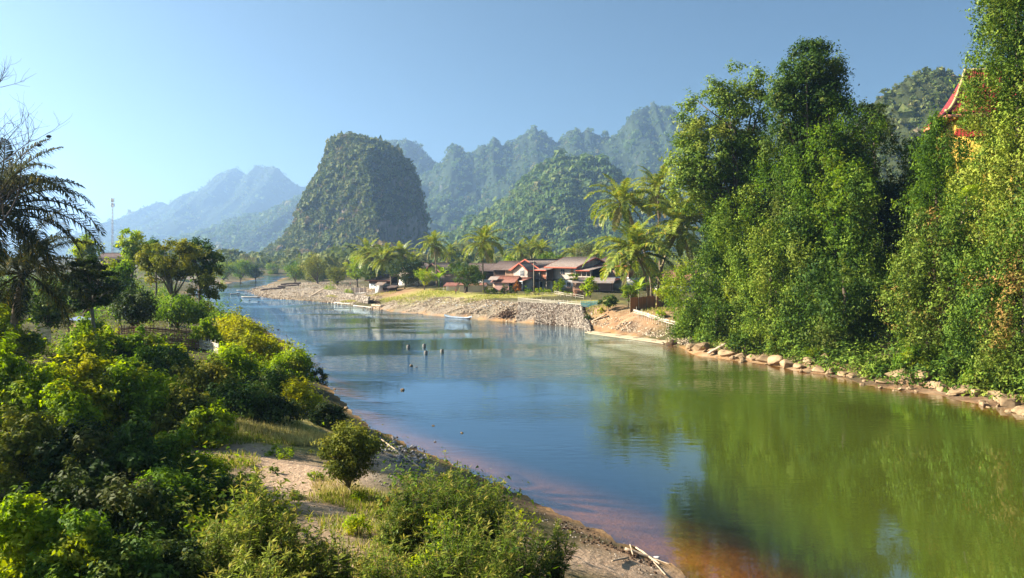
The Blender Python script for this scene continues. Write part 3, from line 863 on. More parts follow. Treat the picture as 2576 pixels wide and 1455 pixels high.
def ridge(name, prof, d, Dm, p=1.3, rough=.1, nsx=150, nsy=46, mat=None, freq=1.0, spur=.5, seed=1):
    """mountain with the photographed skyline: crest over x, falling away in front and behind"""
    pr = np.array(prof, float)
    u = np.linspace(pr[0, 0], pr[-1, 0], nsx)
    v = np.interp(u, pr[:, 0], pr[:, 1])
    X = (u - HU) / F * d; H = np.maximum(CAMZ - (v - HV) / F * d, 2)
    H = H * (1 + .03 * (fbm(u * .11 + seed, u * 0, o=3) - .5) * 2)
    t = np.linspace(-1, .7, nsy)
    TT, XX = np.meshgrid(t, X, indexing='ij'); HH = np.interp(XX, X, H)
    span = X[-1] - X[0]
    q = XX / span * 9 * freq
    sp = fbm(q + seed * 7, TT * 2.2 * freq + seed, o=4)
    prf = 1 - np.abs(TT) ** p
    fall = np.clip(np.abs(TT) * 2.2, 0, 1)
    Z = HH * prf * (1 - spur * fall * (1 - sp)) 
    Z += (fbm(q * 5 + seed, TT * 12 * freq, o=4) - .5) * H.max() * rough * np.clip(fall + .12, 0, 1)
    Z = np.where(np.abs(TT) >= .999, -5, np.maximum(Z, -5))
    Y = d + TT * Dm + (fbm(q * 1.5, TT * 2 + 5, o=3) - .5) * Dm * .12
    V = np.stack([XX, Y, Z], 2).reshape(-1, 3)
    i = (np.arange(nsy - 1)[:, None] * nsx + np.arange(nsx - 1)[None]).ravel()
    Q = np.stack([i, i + 1, i + nsx + 1, i + nsx], 1)
    tag(put(name, mesh_np(name, V, Q, mat or K_FAR, True)), kind="structure")
    return V, Q

def woods(name, label, V, Q, n, rad, mat, nq, seed, zmin=1.0, bare=None):
    r = np.random.default_rng(seed)
    P, N = sample_mesh(V, Q, n, r)
    ok = P[:, 2] > zmin
    if bare is not None: ok &= ~bare(P, N, r)
    P, N = P[ok], N[ok]
    R = rad * np.exp(r.normal(0, .42, len(P)))
    P = P + N * R[:, None] * .25
    tag(put(name, wood_mesh(name, P, R, mat, nq, r)), label, "forest", kind="stuff")

# the tall karst tower beside the river: two faces meeting in a blunt edge
KL = [(604, 668), (650, 648), (690, 622), (722, 595), (742, 562), (757, 520), (774, 482), (792, 456), (808, 432), (818, 400), (832, 370), (842, 352), (862, 346), (884, 340)]
KR = [(1066, 668), (1070, 640), (1073, 600), (1073, 560), (1068, 520), (1060, 480), (1050, 448), (1034, 421), (1010, 396), (986, 374), (964, 360), (930, 352), (906, 342)]
KD = 900.0
def karst_tower():
    kl = np.array(KL, float); kr = np.array(KR, float)
    nz_, ns = 70, 96
    vs = np.linspace(668, 339.5, nz_)
    xl = (np.interp(-vs, -kl[:, 1], kl[:, 0]) - HU) / F * KD
    xr2 = (np.interp(-vs, -kr[:, 1], kr[:, 0]) - HU) / F * KD
    zs2 = CAMZ - (vs - HV) / F * KD
    tt = (zs2 - zs2[0]) / (zs2[-1] - zs2[0])
    xc = xl + (xr2 - xl) * np.interp(tt, [0, .35, 1], [.80, .72, .5])
    Df = 95 * (1 - tt ** 1.6) ** .8 + 3
    V = []
    for i in range(nz_):
        for j in range(ns):
            s = j / ns * 4
            if s < 1.6: q = s / 1.6; x = xl[i] + (xc[i] - xl[i]) * q; y = KD - Df[i] * q ** .75
            elif s < 2.2: q = (s - 1.6) / .6; x = xc[i] + (xr2[i] - xc[i]) * (1 - (1 - q) ** 1.3); y = KD - Df[i] * (1 - q) ** .9
            else: q = (s - 2.2) / 1.8; a = q * math.pi; x = (xl[i] + xr2[i]) / 2 + (xr2[i] - xl[i]) / 2 * math.cos(a); y = KD + Df[i] * .9 * math.sin(a)
            V.append((x, y, zs2[i]))
    V = np.array(V)
    cx = np.repeat((xl + xr2) / 2, ns); cyy = KD
    o = np.stack([V[:, 0] - cx, (V[:, 1] - cyy), 0 * cx], 1); o = norm(o)
    nn = (fbm(V[:, 0] * .03, V[:, 1] * .03, V[:, 2] * .022, 4) - .5) * 16 + (fbm(V[:, 0] * .12, V[:, 1] * .12, V[:, 2] * .05, 3) - .5) * 7
    edge = np.abs(o[:, 1])                      # keep the photographed outline at the sides
    V += o * (nn * (.25 + .75 * edge))[:, None]
    i = np.arange(nz_ - 1)[:, None] * ns; j = np.arange(ns)[None]; k = (np.arange(ns) + 1)[None] % ns
    Q = np.stack([i + j, i + k, i + ns + k, i + ns + j], 2).reshape(-1, 4)
    top = len(V); V = np.vstack([V, V[-ns:].mean(0)[None] + [0, 0, 1]])
    tri = np.stack([np.full(ns, top), (nz_ - 1) * ns + np.arange(ns), (nz_ - 1) * ns + (np.arange(ns) + 1) % ns], 1)
    tag(put("karst_hill", mesh_np("karst_hill", V, [Q, tri], K_NEAR, True)), kind="structure")
    return V, Q
kv, kq = karst_tower()
def kbare(P, N, r):
    right = (N[:, 0] > .35) & (N[:, 2] < .6)
    return (right & (r.random(len(P)) < .85)) | (r.random(len(P)) < np.clip((fbm(P[:, 0] * .05, P[:, 2] * .02, o=3) - .53) * 1.9, 0, .6))
woods("karst_forest", "scrub forest clinging to the tall karst tower", kv, kq, 12000, 1.75, L_FOREST_DRY, 14, 11, 2, kbare)

V_, Q_ = ridge("wooded_hill", [(1030, 664), (1090, 622), (1120, 602), (1160, 582), (1200, 557), (1236, 528), (1278, 497), (1308, 464), (1333, 434), (1360, 420), (1382, 407), (1410, 395), (1443, 398), (1473, 398),
          (1509, 402), (1534, 420), (1553, 438), (1573, 460), (1595, 482), (1640, 530), (1700, 585), (1800, 650), (1830, 664)], 1300, 300, 1.35, .10, mat=K_FAR, seed=3, spur=.3)
woods("hill_forest", "dense green forest on the rounded middle hill", V_, Q_, 11000, 3.1, L_FOREST, 14, 12, 2)

V_, Q_ = ridge("mountain_ridge", [(985, 640), (1020, 480), (1057, 445), (1085, 431), (1120, 409), (1129, 381), (1148, 370), (1165, 379), (1184, 388), (1198, 382), (1206, 366), (1222, 358), (1227, 370), (1234, 351), (1246, 346), (1264, 359), (1278, 349),
          (1291, 353), (1308, 340), (1333, 326), (1349, 319), (1364, 323), (1385, 348), (1404, 351), (1424, 332), (1438, 317), (1457, 326), (1479, 326), (1495, 337), (1509, 338), (1537, 341), (1564, 326), (1573, 303), (1592, 290),
          (1625, 266), (1644, 255), (1664, 263), (1691, 277), (1730, 300), (1800, 330), (1900, 320), (2000, 300), (2100, 272), (2170, 258), (2200, 266), (2260, 320), (2400, 420), (2600, 560), (2700, 664)], 2600, 900, 1.15, .13, nsx=400, nsy=56, seed=5, freq=1.8, spur=.55)
woods("ridge_forest", "blue hazy forest over the long jagged ridge", V_, Q_, 13000, 5.0, L_FOREST, 11, 13, 2, lambda P, N, r: (N[:, 2] < .45) & (r.random(len(P)) < .55))

V_, Q_ = ridge("rear_peak", [(900, 664), (930, 420), (950, 372), (966, 357), (985, 350), (1010, 347), (1036, 349), (1050, 360), (1062, 376), (1080, 396), (1105, 412), (1140, 440), (1200, 560), (1260, 664)], 2900, 700, 1.2, .09, nsx=90, seed=9, spur=.35)
woods("peak_forest", "hazy forest on the flat-topped peak behind the karst tower", V_, Q_, 3200, 5, L_FOREST, 8, 14, 2)

V_, Q_ = ridge("far_mountain", [(120, 664), (200, 640), (255, 612), (290, 571), (330, 549), (358, 545), (385, 516), (408, 507), (435, 520), (470, 491), (520, 459), (555, 434), (585, 423), (600, 427), (614, 440), (632, 424), (650, 414), (664, 417), (674, 421), (688, 416), (702, 424),
          (722, 444), (745, 468), (760, 469), (800, 450), (850, 430), (950, 470), (1000, 560), (1040, 664)], 4600, 1300, 1.15, .07, nsx=200, nsy=50, seed=15, freq=1.4, spur=.5)
woods("far_forest", "pale blue forest on the far double-peaked mountain", V_, Q_, 3500, 7, L_FOREST, 7, 15, 2)
V_, Q_ = ridge("foothill", [(380, 664), (440, 628), (500, 600), (560, 572), (592, 545), (620, 542), (650, 548), (690, 520), (730, 505), (770, 480), (830, 470), (900, 520), (960, 664)], 3000, 800, 1.2, .1, nsx=120, nsy=44, seed=21, freq=1.3, spur=.5)
woods("foothill_forest", "light blue forest on the foothills left of the karst tower", V_, Q_, 3500, 6, L_FOREST, 8, 16, 2)

V_, Q_ = ridge("near_hill", [(1980, 600), (2100, 380), (2160, 305), (2200, 262), (2216, 241), (2250, 217), (2290, 196), (2312, 186), (2352, 178), (2385, 182), (2420, 192), (2444, 222), (2500, 262), (2600, 330), (2750, 450), (2900, 600)], 620, 170, 1.3, .06, nsx=120, seed=27, spur=.3, mat=K_NEAR)
woods("near_hill_forest", "olive scrub forest with grey rock on the hill behind the temple", V_, Q_, 6500, 1.8, L_FOREST_DRY, 12, 17, 8, lambda P, N, r: r.random(len(P)) < np.clip((fbm(P[:, 0] * .06, P[:, 2] * .03, o=3) - .52) * 3, 0, .8))

# woods on the valley floor between village and mountains, too many to count
r = np.random.default_rng(31)
n_ = 3800
yy = 300 + 620 * r.random(n_) ** 1.3; uu = r.uniform(380, 2300, n_)
xx = (uu - HU) / F * yy
ok = (river_sd(xx, yy) > 14) & ~((uu > 830) & (yy < 330)) & ~((uu < 700) & (yy < 420) & (uu > 430))
xx, yy = xx[ok], yy[ok]
R = 3.0 * np.exp(r.normal(0, .35, len(xx)))
tag(put("valley_wood", wood_mesh("valley_wood", np.stack([xx, yy, T(xx, yy) + R * r.uniform(.5, 1.2, len(xx))], 1), R, L_FOREST_DRY, 42, r)), "green woodland on the valley floor behind the village", "forest", kind="stuff")

# ------------------------------------------------------------------ undergrowth: leafy ground cover nobody could count
def cover(name, label, pts, mat, r, hh, size, per=14):
    x, y = pts[:, 0], pts[:, 1]; n = len(x); h = hh * np.exp(r.normal(0, .35, n)) * (.4 + 1.2 * fbm(x * .3, y * .3, o=2))
    K = np.stack([x, y, T(x, y) + h * .45, h * .9, h * .9, h * .6, np.clip(.5 + 1.6 * (fbm(x * .25 + 4, y * .25, o=2) - .5) + r.normal(size=n) * .15, 0, 1)], 1)
    tag(put(name, leaves(name, *clump_cloud(K, n * per, size, r, .55, .3, up=.8), mat, True)), label, "undergrowth", kind="stuff")
def scatter(n, u0, u1, d0, d1, r, keepf):
    u = r.uniform(u0, u1, n); d = d0 * (d1 / d0) ** r.random(n); x = (u - HU) / F * d
    ok = keepf(u, d, x, river_sd(x, d)); return np.stack([x[ok], d[ok]], 1)
r = np.random.default_rng(61)
offs = lambda x, y: (zone(Z_SAND, x, y) < .15) & (zone(Z_GRASS, x, y) < .3) & (zone(Z_GRAVEL, x, y) < .2)
P_ = scatter(5600, -250, 1350, 13, 120, r, lambda u, d, x, sd: (sd > 2.2 + d * .01) & offs(x, d) & (x < 6))
cover("undergrowth", "tangled leafy undergrowth covering the left bank", P_[::2], L_MID, r, .62, .17, 18)
cover("undergrowth", "lighter weeds mixed through the left bank undergrowth", P_[1::2], L_OLIVE, r, .55, .15, 18)
P_ = scatter(2400, -200, 640, 90, 330, r, lambda u, d, x, sd: (sd > 6) & (x < -30))
cover("undergrowth", "bushes and weeds farther back on the left bank", P_, L_MID, r, 1.3, .42, 16)
P_ = scatter(5200, 1690, 2900, 52, 112, r, lambda u, d, x, sd: (sd > 1.3) & (sd < 26) & (x > 20))
cover("ivy_slope", "ivy and weeds covering the steep right bank", P_, L_VINE, r, .85, .28, 20)

# ------------------------------------------------------------------ palms
def frond_mesh(name, e0, bend, L, mat, r, nl=40, ll=.92, hang=.5, lw=.078):
    """one pinnate frond in the local x-z plane: rachis and two rows of leaflets"""
    n = 12
    t = np.linspace(0, 1, n); a = np.radians(e0) - np.radians(bend) * t ** 1.25
    st = L / (n - 1)
    P = np.zeros((n, 3))
    for i in range(1, n):
        P[i] = P[i - 1] + st * np.array([math.cos(a[i]), 0, math.sin(a[i])])
    V, Q = tube(P, np.linspace(.055, .008, n), 4)
    gV = [V]; q4 = [Q[0]]; q3 = [Q[1]]; off = len(V)
    cols = [np.tile([.75, .25, 0, 1], (len(V), 1))]
    for i in range(nl):
        s = .14 + .86 * (i + .5) / nl
        p = np.array([np.interp(s, t, P[:, k]) for k in range(3)]); aa = np.interp(s, t, a)
        tan = np.array([math.cos(aa), 0, math.sin(aa)]); upv = np.array([-math.sin(aa), 0, math.cos(aa)])
        ln = ll * L / 5 * math.sin(math.pi * min(1, .18 + .8 * s)) ** .7 * 1.15
        for sd in (-1, 1):
            side = np.array([0, sd, 0.])
            d1 = norm(tan * .65 + side * .8 + upv * .25 + r.normal(size=3) * .12)
            d2 = norm(d1 + np.array([0, 0, -hang * r.uniform(.9, 1.9)]))
            w = lw * L / 5 * r.uniform(.8, 1.2)
            wv = norm(np.cross(d1, upv)) * w
            a0, a1, a2 = p, p + d1 * ln * .45, p + d1 * ln * .45 + d2 * ln * .6
            vv = np.array([a0 - wv * .4, a0 + wv * .4, a1 - wv, a1 + wv, a2])
            gV.append(vv); q4.append(np.array([(off, off + 1, off + 3, off + 2)])); q3.append(np.array([(off + 2, off + 3, off + 4)])); off += 5
            c = r.random() * .8 + .1
            cols.append(np.tile([c, 0.85 * (r.random() < .06), 0, 1], (5, 1)))
    return mesh_np(name, np.vstack(gV), [np.vstack(q4), np.vstack(q3)], mat, attr={"leaf": np.vstack(cols)})
_r = np.random.default_rng(55)
def frond_set(mat, tagn, **kw):
    return [frond_mesh("frond_" + tagn, *a, mat, _r, **kw) for a in ((82, 60, 4.6), (62, 85, 5.2), (45, 95, 5.4), (25, 90, 5.4), (5, 75, 5.0), (-22, 55, 4.4))]
FR = frond_set(L_PALM, "green")
L_PALM_DRY = leaf_mat("dry_palm_leaf", (.20, .15, .06), (.33, .26, .12), (.48, .40, .22), None, .3)
FR_DRY = [frond_mesh("frond_dry", -48, 35, 4.0, L_PALM_DRY, _r)]
_cs = {}
def palm(label, crown, base, L=5.5, nfr=22, group="coconut palms of the village", fr=None, seed=None, trunk_r=.16, dry=2, name="coconut_palm", nuts=True):
    r = np.random.default_rng(seed) if seed else nrng()
    fr = fr or FR
    base = np.asarray(base, float); top = np.asarray(crown, float) - base
    root = thing(name, label, "palm tree", base, 0, group)
    m1 = top * np.array([.25, .25, .5]) + r.normal(size=3) * [.2, .2, 0]
    t = np.linspace(0, 1, 9)[:, None]
    P = (1 - t) ** 2 * np.array([[0, 0, -.3]]) + 2 * t * (1 - t) * (2 * m1 - top / 2)[None] * [1, 1, 1] + t ** 2 * top[None]
    g = Geo().tube(P, trunk_r * (1.35 - .55 * t[:, 0] + .5 * np.exp(-t[:, 0] * 14)), 7)
    put("trunk", g.mesh("trunk", PALM_BARK, True), root)
    s = L / 5
    for i in range(nfr):
        q = i / nfr
        k = min(5, int(q * 6.0 + r.uniform(-.35, .35)));  k = max(k, 0)
        az = i * 2.39996 + r.uniform(-.25, .25)
        sc_ = s * r.uniform(.85, 1.12)
        put("frond", fr[k], root, top + np.array([math.cos(az), math.sin(az), 0]) * .1, (r.uniform(-.25, .25), r.uniform(-.15, .15), az), (sc_, sc_, sc_))
    for i in range(dry):
        az = r.random() * 6.28
        put("dry_frond", FR_DRY[0], root, top - np.array([0, 0, .2]), (r.uniform(-.3, .3), 0, az), (s, s, s))
    if nuts:
        if "n" not in _cs:
            th = np.linspace(0, math.pi, 6)
            _cs["n"] = mesh_np("coconut", *tube(np.stack([0 * th, 0 * th, -np.cos(th) * .16], 1), np.sin(th) * .13 + .005, 6), COCO, True)
        for i in range(5):
            az = r.random() * 6.28
            put("coconut", _cs["n"], root, top + [math.cos(az) * .28, math.sin(az) * .28, -.3 - r.random() * .15])
    return root

def px_palm(label, cu, cv, bu, bv, d=None, L=5.5, **kw):
    if d is None: b = hit(bu, bv)
    else:
        x = (bu - HU) / F * d; b = np.array([x, d, gz(x, d)])
    return palm(label, W(cu, cv, b[1]), b, L, **kw)

# ------------------------------------------------------------------ houses
def corrugated(name, parent, mat, p00, p10, p01, p11, n, amp=.035, th=.03):
    """roof sheet: p00..p10 along the eave, p01..p11 along the ridge, waves running down the slope"""
    p00, p10, p01, p11 = (np.asarray(p, float) for p in (p00, p10, p01, p11))
    nm = norm(np.cross(p10 - p00, p01 - p00))
    if nm[2] < 0: nm = -nm
    m_ = n * 2 + 1
    s = np.linspace(0, 1, m_)[:, None]
    wv = np.where(np.arange(m_) % 2, amp, -amp)[:, None] * nm
    a = p00 + (p10 - p00) * s + wv; b_ = p01 + (p11 - p01) * s + wv
    V = np.vstack([a, b_, a - nm * th, b_ - nm * th])
    i = np.arange(m_ - 1)
    Q = np.vstack([np.stack([i, i + 1, m_ + i + 1, m_ + i], 1), np.stack([2 * m_ + i, 3 * m_ + i, 3 * m_ + i + 1, 2 * m_ + i + 1], 1),
                   np.stack([i, 2 * m_ + i, 2 * m_ + i + 1, i + 1], 1), np.stack([m_ + i, m_ + i + 1, 3 * m_ + i + 1, 3 * m_ + i], 1)])
    return put(name, mesh_np(name, V, Q, mat), parent)

def slat(parent, name, mat, a, b, w, t):
    """a board from a to b, w high and t thick"""
    a = Vector([float(c) for c in a]); b = Vector([float(c) for c in b]); d = b - a
    mid = (a + b) / 2
    rz = math.atan2(d.y, d.x); el = math.atan2(d.z, math.hypot(d.x, d.y))
    return box(name, parent, mat, mid, (d.length, t, w), (0, -el, rz))

def house(label, org, rot, L, D, z1, ze, zr, up="pale", trim=RED_TRIM, roof_m=None, low=None, sides=("front", "left", "right"), oh=.8, name="village_house", base_h=0.0, roofwaves=None, dark_low=False, cat="house", boards=True, bw=.26):
    """two-storey timber house, ridge along local x. org is the front left corner"""
    wood = {"pale": WOOD_PALE, "orange": WOOD_ORANGE, "dark": WOOD_DARK}[up]
    roof_m = roof_m or TILE_GREY; low = low or PLASTER
    gnd = gz(org[0], org[1])
    root = thing(name, label, cat, (org[0], org[1], gnd), rot)
    # lower storey, upper core
    if z1 > 0:
        box("lower_wall", root, DARK if dark_low else low, (L / 2, D / 2, z1 / 2 - .2), (L - .3, D - .3, z1 + .4))
    box("wall", root, wood, (L / 2, D / 2, (z1 + ze) / 2), (L - .06, D - .06, ze - z1))
    # gable walls
    for sx, nm in ((0.03, "left"), (L - .03, "right")):
        V = np.array([(sx - .03, .03, ze), (sx - .03, D - .03, ze), (sx - .03, D / 2, zr - .12), (sx + .03, .03, ze), (sx + .03, D - .03, ze), (sx + .03, D / 2, zr - .12)])
        put("gable_wall", mesh_np("gable_wall", V, [np.array([(0, 1, 2), (3, 5, 4)]), np.array([(0, 3, 4, 1), (1, 4, 5, 2), (2, 5, 3, 0)])], wood), root)
    r = nrng()
    if boards:
        if "front" in sides:
            nb = int(L / bw)
            for i in range(nb):
                w = L / nb
                box("board", root, wood, ((i + .5) * w, -.035 - r.uniform(0, .02), (z1 + ze) / 2 + r.uniform(-.03, .03)), (w - .025, .035, ze - z1 - .02))
        for nm, sx in (("left", -.035), ("right", L + .035)):
            if nm in sides:
                nb = int(D / bw)
                for i in range(nb):
                    w = D / nb; yc = (i + .5) * w
                    top = ze + (zr - ze) * (1 - abs(yc - D / 2) / (D / 2)) - .3
                    box("board", root, wood, (sx, yc, (z1 + top) / 2), (.035 + r.uniform(0, .02), w - .025, top - z1))
    # roof
    sl = (zr - ze) / (D / 2)
    y0 = -oh; zeo = ze - oh * sl
    nw = roofwaves or int((L + 2 * oh) / .32)
    rf = corrugated("roof", root, roof_m, (-oh, y0, zeo), (L + oh, y0, zeo), (-oh, D / 2, zr), (L + oh, D / 2, zr), nw)
    corrugated("roof", root, roof_m, (-oh, D + oh, zeo), (L + oh, D + oh, zeo), (-oh, D / 2, zr), (L + oh, D / 2, zr), nw)
    box("ridge_cap", rf, roof_m, (L / 2, D / 2, zr + .06), (L + 2 * oh + .04, .3, .08))
    if trim:
        for sx in (-oh - .03, L + oh + .03):
            slat(rf, "bargeboard", trim, (sx, y0 - .05, zeo - .10), (sx, D / 2, zr - .08), .26, .05)
            slat(rf, "bargeboard", trim, (sx, D + oh + .05, zeo - .10), (sx, D / 2, zr - .08), .26, .05)
        box("fascia", rf, trim, (L / 2, y0 - .04, zeo - .12), (L + 2 * oh, .05, .26))
    return root

def window(parent, mat, pane, x, y, z, w, h, nx_=2, nz_=2, axis="x"):
    """window with frame bars and panes; axis is the wall direction"""
    wd = put("window", None, parent, (x, y, z), (0, 0, 0 if axis == "x" else math.pi / 2))
    # an Empty may not be a part: the frame itself is the part
    bpy.data.objects.remove(wd)
    rz = 0 if axis == "x" else math.pi / 2
    g = Geo()
    for i in range(nx_ + 1): g.box((-w / 2 + w * i / nx_, 0, 0), (.06, .06, h))
    for i in range(nz_ + 1): g.box((0, 0, -h / 2 + h * i / nz_), (w + .06, .055, .06))
    fr_ = put("window", g.mesh("window", mat), parent, (x, y, z), (0, 0, rz))
    for i in range(nx_):
        for j in range(nz_):
            box("pane", fr_, pane, (-w / 2 + w * (i + .5) / nx_, .012, -h / 2 + h * (j + .5) / nz_), (w / nx_ - .06, .02, h / nz_ - .06))
    return fr_

R45 = math.radians(45)
# gabled house with balcony
h1 = house("grey roofed house with red bargeboards, gable and balcony facing the river", (6.9, 186.7), R45, 15, 9.2, 2.5, 5.0, 7.2, "pale", sides=("left", "front"))
box("balcony_floor", h1, WOOD_DARK, (-1.0, -1.2, 2.42), (2.2, 4.6, .16))
for yy_ in (-3.3, -1.1, .9):
    box("balcony_post", h1, WOOD_PALE, (-1.95, yy_, 2.5), (.14, .14, 5.0))
for zz_ in (2.75, 3.05, 3.35):
    box("balcony_rail", h1, WOOD_DARK, (-2.06, -1.2, zz_), (.05, 4.5, .05))
for i in range(14):
    box("baluster", h1, WOOD_DARK, (-2.06, -3.3 + i * .32, 2.95), (.035, .05, .85))
box("hanging_mat", h1, plain("terracotta_cloth", (.55, .20, .11), (.42, .15, .08), 2, .9), (-1.5, -2.1, 3.55), (.08, 1.7, 1.8), (0, .12, 0))
box("veranda_wall", h1, WOOD_ORANGE, (.35, -1.7, 3.7), (.12, 3.2, 2.5)); box("opening", h1, DARK, (.27, -1.0, 3.4), (.05, 1.0, 1.9))
corrugated("veranda_roof", h1, TILE_GREY, (-2.4, -3.6, 4.75), (-2.4, .4, 4.75), (1.2, -3.6, 5.3), (1.2, .4, 5.3), 12)
box("veranda_fascia", h1, RED_TRIM, (-2.45, -1.6, 4.68), (.06, 4.1, .22))
box("ground_floor_wall", h1, PLASTER, (-.1, -1.2, 1.15), (.2, 4.5, 2.5))
box("garage_door", h1, PLASTER_BEIGE, (-.24, -2.0, 1.0), (.06, 1.9, 2.0)); box("doorway", h1, DARK, (-.23, .1, 1.0), (.05, .9, 1.9))
corrugated("porch_roof", h1, TIN_RUST, (-7.0, -.6, 2.35), (-7.0, 6.8, 2.35), (-4.1, -1.0, 3.1), (-4.1, 6.4, 3.1), 22)
box("porch_fascia", h1, WHITE_PAINT, (-7.06, 3.1, 2.22), (.06, 7.5, .2))
for yy_ in (-.4, 3.2, 6.6):
    box("porch_post", h1, WHITE_PAINT, (-6.9, yy_, 1.1), (.14, .14, 2.3))
h1b = house("small board-clad gable annex with a white lattice window", (3.6, 184.4), R45, 4.2, 4.4, 2.6, 5.0, 6.35, "pale", sides=("left", "front"), oh=.6, name="gable_annex", cat="house")
window(h1b, WHITE_PAINT, GLASS, -.09, 1.7, 4.0, 1.25, 1.25, 3, 3, "y")
# eave-fronted white board house
h2 = house("pale upright-board house with wide grey roof and white ground floor", (9.0, 186.0), -R45, 7.6, 11.5, 2.6, 5.75, 7.6, "pale", sides=("front", "right"), oh=1.1)
box("shutter", h2, WOOD_ORANGE, (6.5, -.075, 4.35), (.75, .05, 1.5))
box("shutter", h2, WOOD_PALE, (1.2, -.08, 4.2), (1.0, .05, 1.4))
window(h2, WOOD_PALE, GLASS, 3.7, -.08, 4.3, 1.2, 1.2, 2, 2)
for xx_ in (2.4, 5.4):
    window(h2, WOOD_ORANGE, GLASS, xx_, .1, 1.3, 1.1, 1.2, 2, 2)
box("door", h2, WOOD_ORANGE, (7.1, .11, 1.0), (.95, .06, 2.0))
box("side_porch_floor", h2, WOOD_PALE, (9.9, 2.5, 2.5), (3.6, 5, .16))
box("side_porch_wall", h2, DARK, (9.9, 5.2, 4.1), (3.6, .1, 3.0))
corrugated("side_porch_roof", h2, TILE_GREY, (8.0, -.6, 4.75), (12.0, -.6, 4.75), (8.0, 5, 5.6), (12.0, 5, 5.6), 12)
box("side_porch_fascia", h2, RED_TRIM, (10, -.66, 4.66), (4.1, .06, .22))
for xx_ in (9.2, 10.6, 11.8):
    box("side_porch_post", h2, WOOD_PALE, (xx_, .1, 2.35), (.13, .13, 4.7))
box("side_porch_rail", h2, WOOD_PALE, (9.9, .1, 3.2), (3.6, .06, .4))
# right house
h3 = house("orange-brown board house with dark corrugated roof, right of the pale one", (19.3, 186.0), -R45, 9.5, 10, 3.2, 6.15, 7.75, "orange", sides=("front", "left"), oh=.9, roof_m=TILE_DARK, low=PLASTER)
box("shutter", h3, WOOD_PALE, (3.1, -.08, 4.9), (.9, .05, 1.6))
window(h3, WOOD_PALE, GLASS, 6.2, -.08, 4.9, 1.1, 1.3, 2, 2)
box("string_course", h3, WHITE_PAINT, (4.75, -.06, 3.12), (9.6, .1, .3))
corrugated("awning", h3, PINK_FASCIA, (.5, -2.2, 2.45), (7.5, -2.2, 2.45), (.5, 0, 3.0), (7.5, 0, 3.0), 18)
# open tin shed in front of it
g0 = gz(15.5, 172)
sh = thing("tin_shed", "open shed with rust-streaked grey tin roof before the orange-brown house", "shed", (13.4, 173.5, g0), math.radians(-12))
corrugated("roof", sh, TIN, (-.6, -.8, 1.95), (8.6, -.8, 1.95), (-.6, 4.6, 3.0), (8.6, 4.6, 3.0), 30)
for xx_ in (0, 2.7, 5.4, 8.1):
    box("post", sh, WOOD_DARK, (xx_, -.4, 1.0), (.14, .14, 2.0)); box("post", sh, WOOD_DARK, (xx_, 4.3, 1.4), (.14, .14, 2.9))
box("back_wall", sh, PLASTER_PINK, (4, 4.1, 1.2), (8, .12, 2.4))
box("counter", sh, PLASTER, (2.0, .9, .5), (3.2, .8, 1.0))
for i in range(9):
    box("plank", sh, WOOD_ORANGE, (.2 + i * .22, .2, .6), (.2, .05, 1.2))
# dark wooden houses further left
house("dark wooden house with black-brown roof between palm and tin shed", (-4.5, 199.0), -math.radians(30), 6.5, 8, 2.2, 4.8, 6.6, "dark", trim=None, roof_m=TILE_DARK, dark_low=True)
house("brown house with overhanging shadowed roof left of the gable annex", (-1.6, 196.5), -math.radians(38), 6, 8, 2.2, 4.7, 6.4, "orange", trim=None, roof_m=TILE_DARK, low=PLASTER_BEIGE)
sh2 = house("low shed with rust-red tin roof and pink wall", (-4.4, 184.0), -math.radians(28), 5.4, 4.5, 0.0, 2.3, 3.5, "orange", trim=None, roof_m=TIN_RUST, low=PLASTER_PINK, boards=False, oh=.5, name="rusty_shed", cat="shed")
box("panel", sh2, PLASTER_PINK, (2.4, -.06, 1.15), (3.6, .06, 1.9)); box("opening", sh2, DARK, (4.7, -.08, 1.0), (.9, .05, 1.8)); box("sheet", sh2, TIN, (.3, -.1, 3.0), (2.4, 1.6, .05), (.5, 0, 0))
house("beige gabled house behind the light green tree", (-19.0, 219), math.radians(40), 8, 8, 0, 3.7, 6.2, "pale", trim=TIN_RUST, roof_m=TILE_GREY, boards=False, sides=())
house("long brown-roofed house behind the dark round tree", (-11.5, 212), -math.radians(14), 9, 8, 2.0, 4.4, 6.1, "dark", trim=None, roof_m=TILE_DARK, boards=False)
house("house with coral roof edge between the dark trees", (-29.0, 226), math.radians(35), 7, 7, 2, 4.9, 6.9, "pale", trim=TIN_RUST, roof_m=TILE_GREY, boards=False)
house("small red-roofed house behind the left palms", (-38.5, 216), -math.radians(20), 6, 6, 1.8, 3.0, 4.2, "dark", trim=TIN_RUST, roof_m=TILE_DARK, boards=False)
house("house with orange tin roof half hidden behind the right palms", (31, 176), -math.radians(35), 8, 7, 1.5, 3.2, 4.6, "pale", trim=TIN_RUST, roof_m=TIN_RUST, boards=False)
# low beige building with awning
lb = house("low beige building with flat eaves behind the dark round tree", (-11.8, 181), -math.radians(10), 5.6, 4, 0, 1.75, 2.1, "pale", trim=None, roof_m=TIN_RUST, boards=False, oh=.3, name="low_building", cat="house")
box("front_wall", lb, PLASTER_BEIGE, (2.8, -.06, .85), (5.6, .08, 1.7)); box("doorway", lb, DARK, (1.5, -.11, .75), (.8, .05, 1.5))
x_, y_ = -15.8, 186.0
aw = thing("awning_stall", "small lean-to awning with pinkish tin roof on thin posts", "stall", (x_, y_, gz(x_, y_)), -math.radians(8))
corrugated("roof", aw, TIN_RUST, (-.2, -.3, 1.35), (3.0, -.3, 1.35), (.2, 2.0, 2.2), (3.2, 2.0, 2.2), 12)
for a_, b_ in ((0, 0), (1.4, 0), (2.8, 0), (.3, 1.9), (3.0, 1.9)):
    box("post", aw, WOOD_PALE, (a_, b_, .7 + b_ * .2), (.07, .07, 1.45 + b_ * .35))
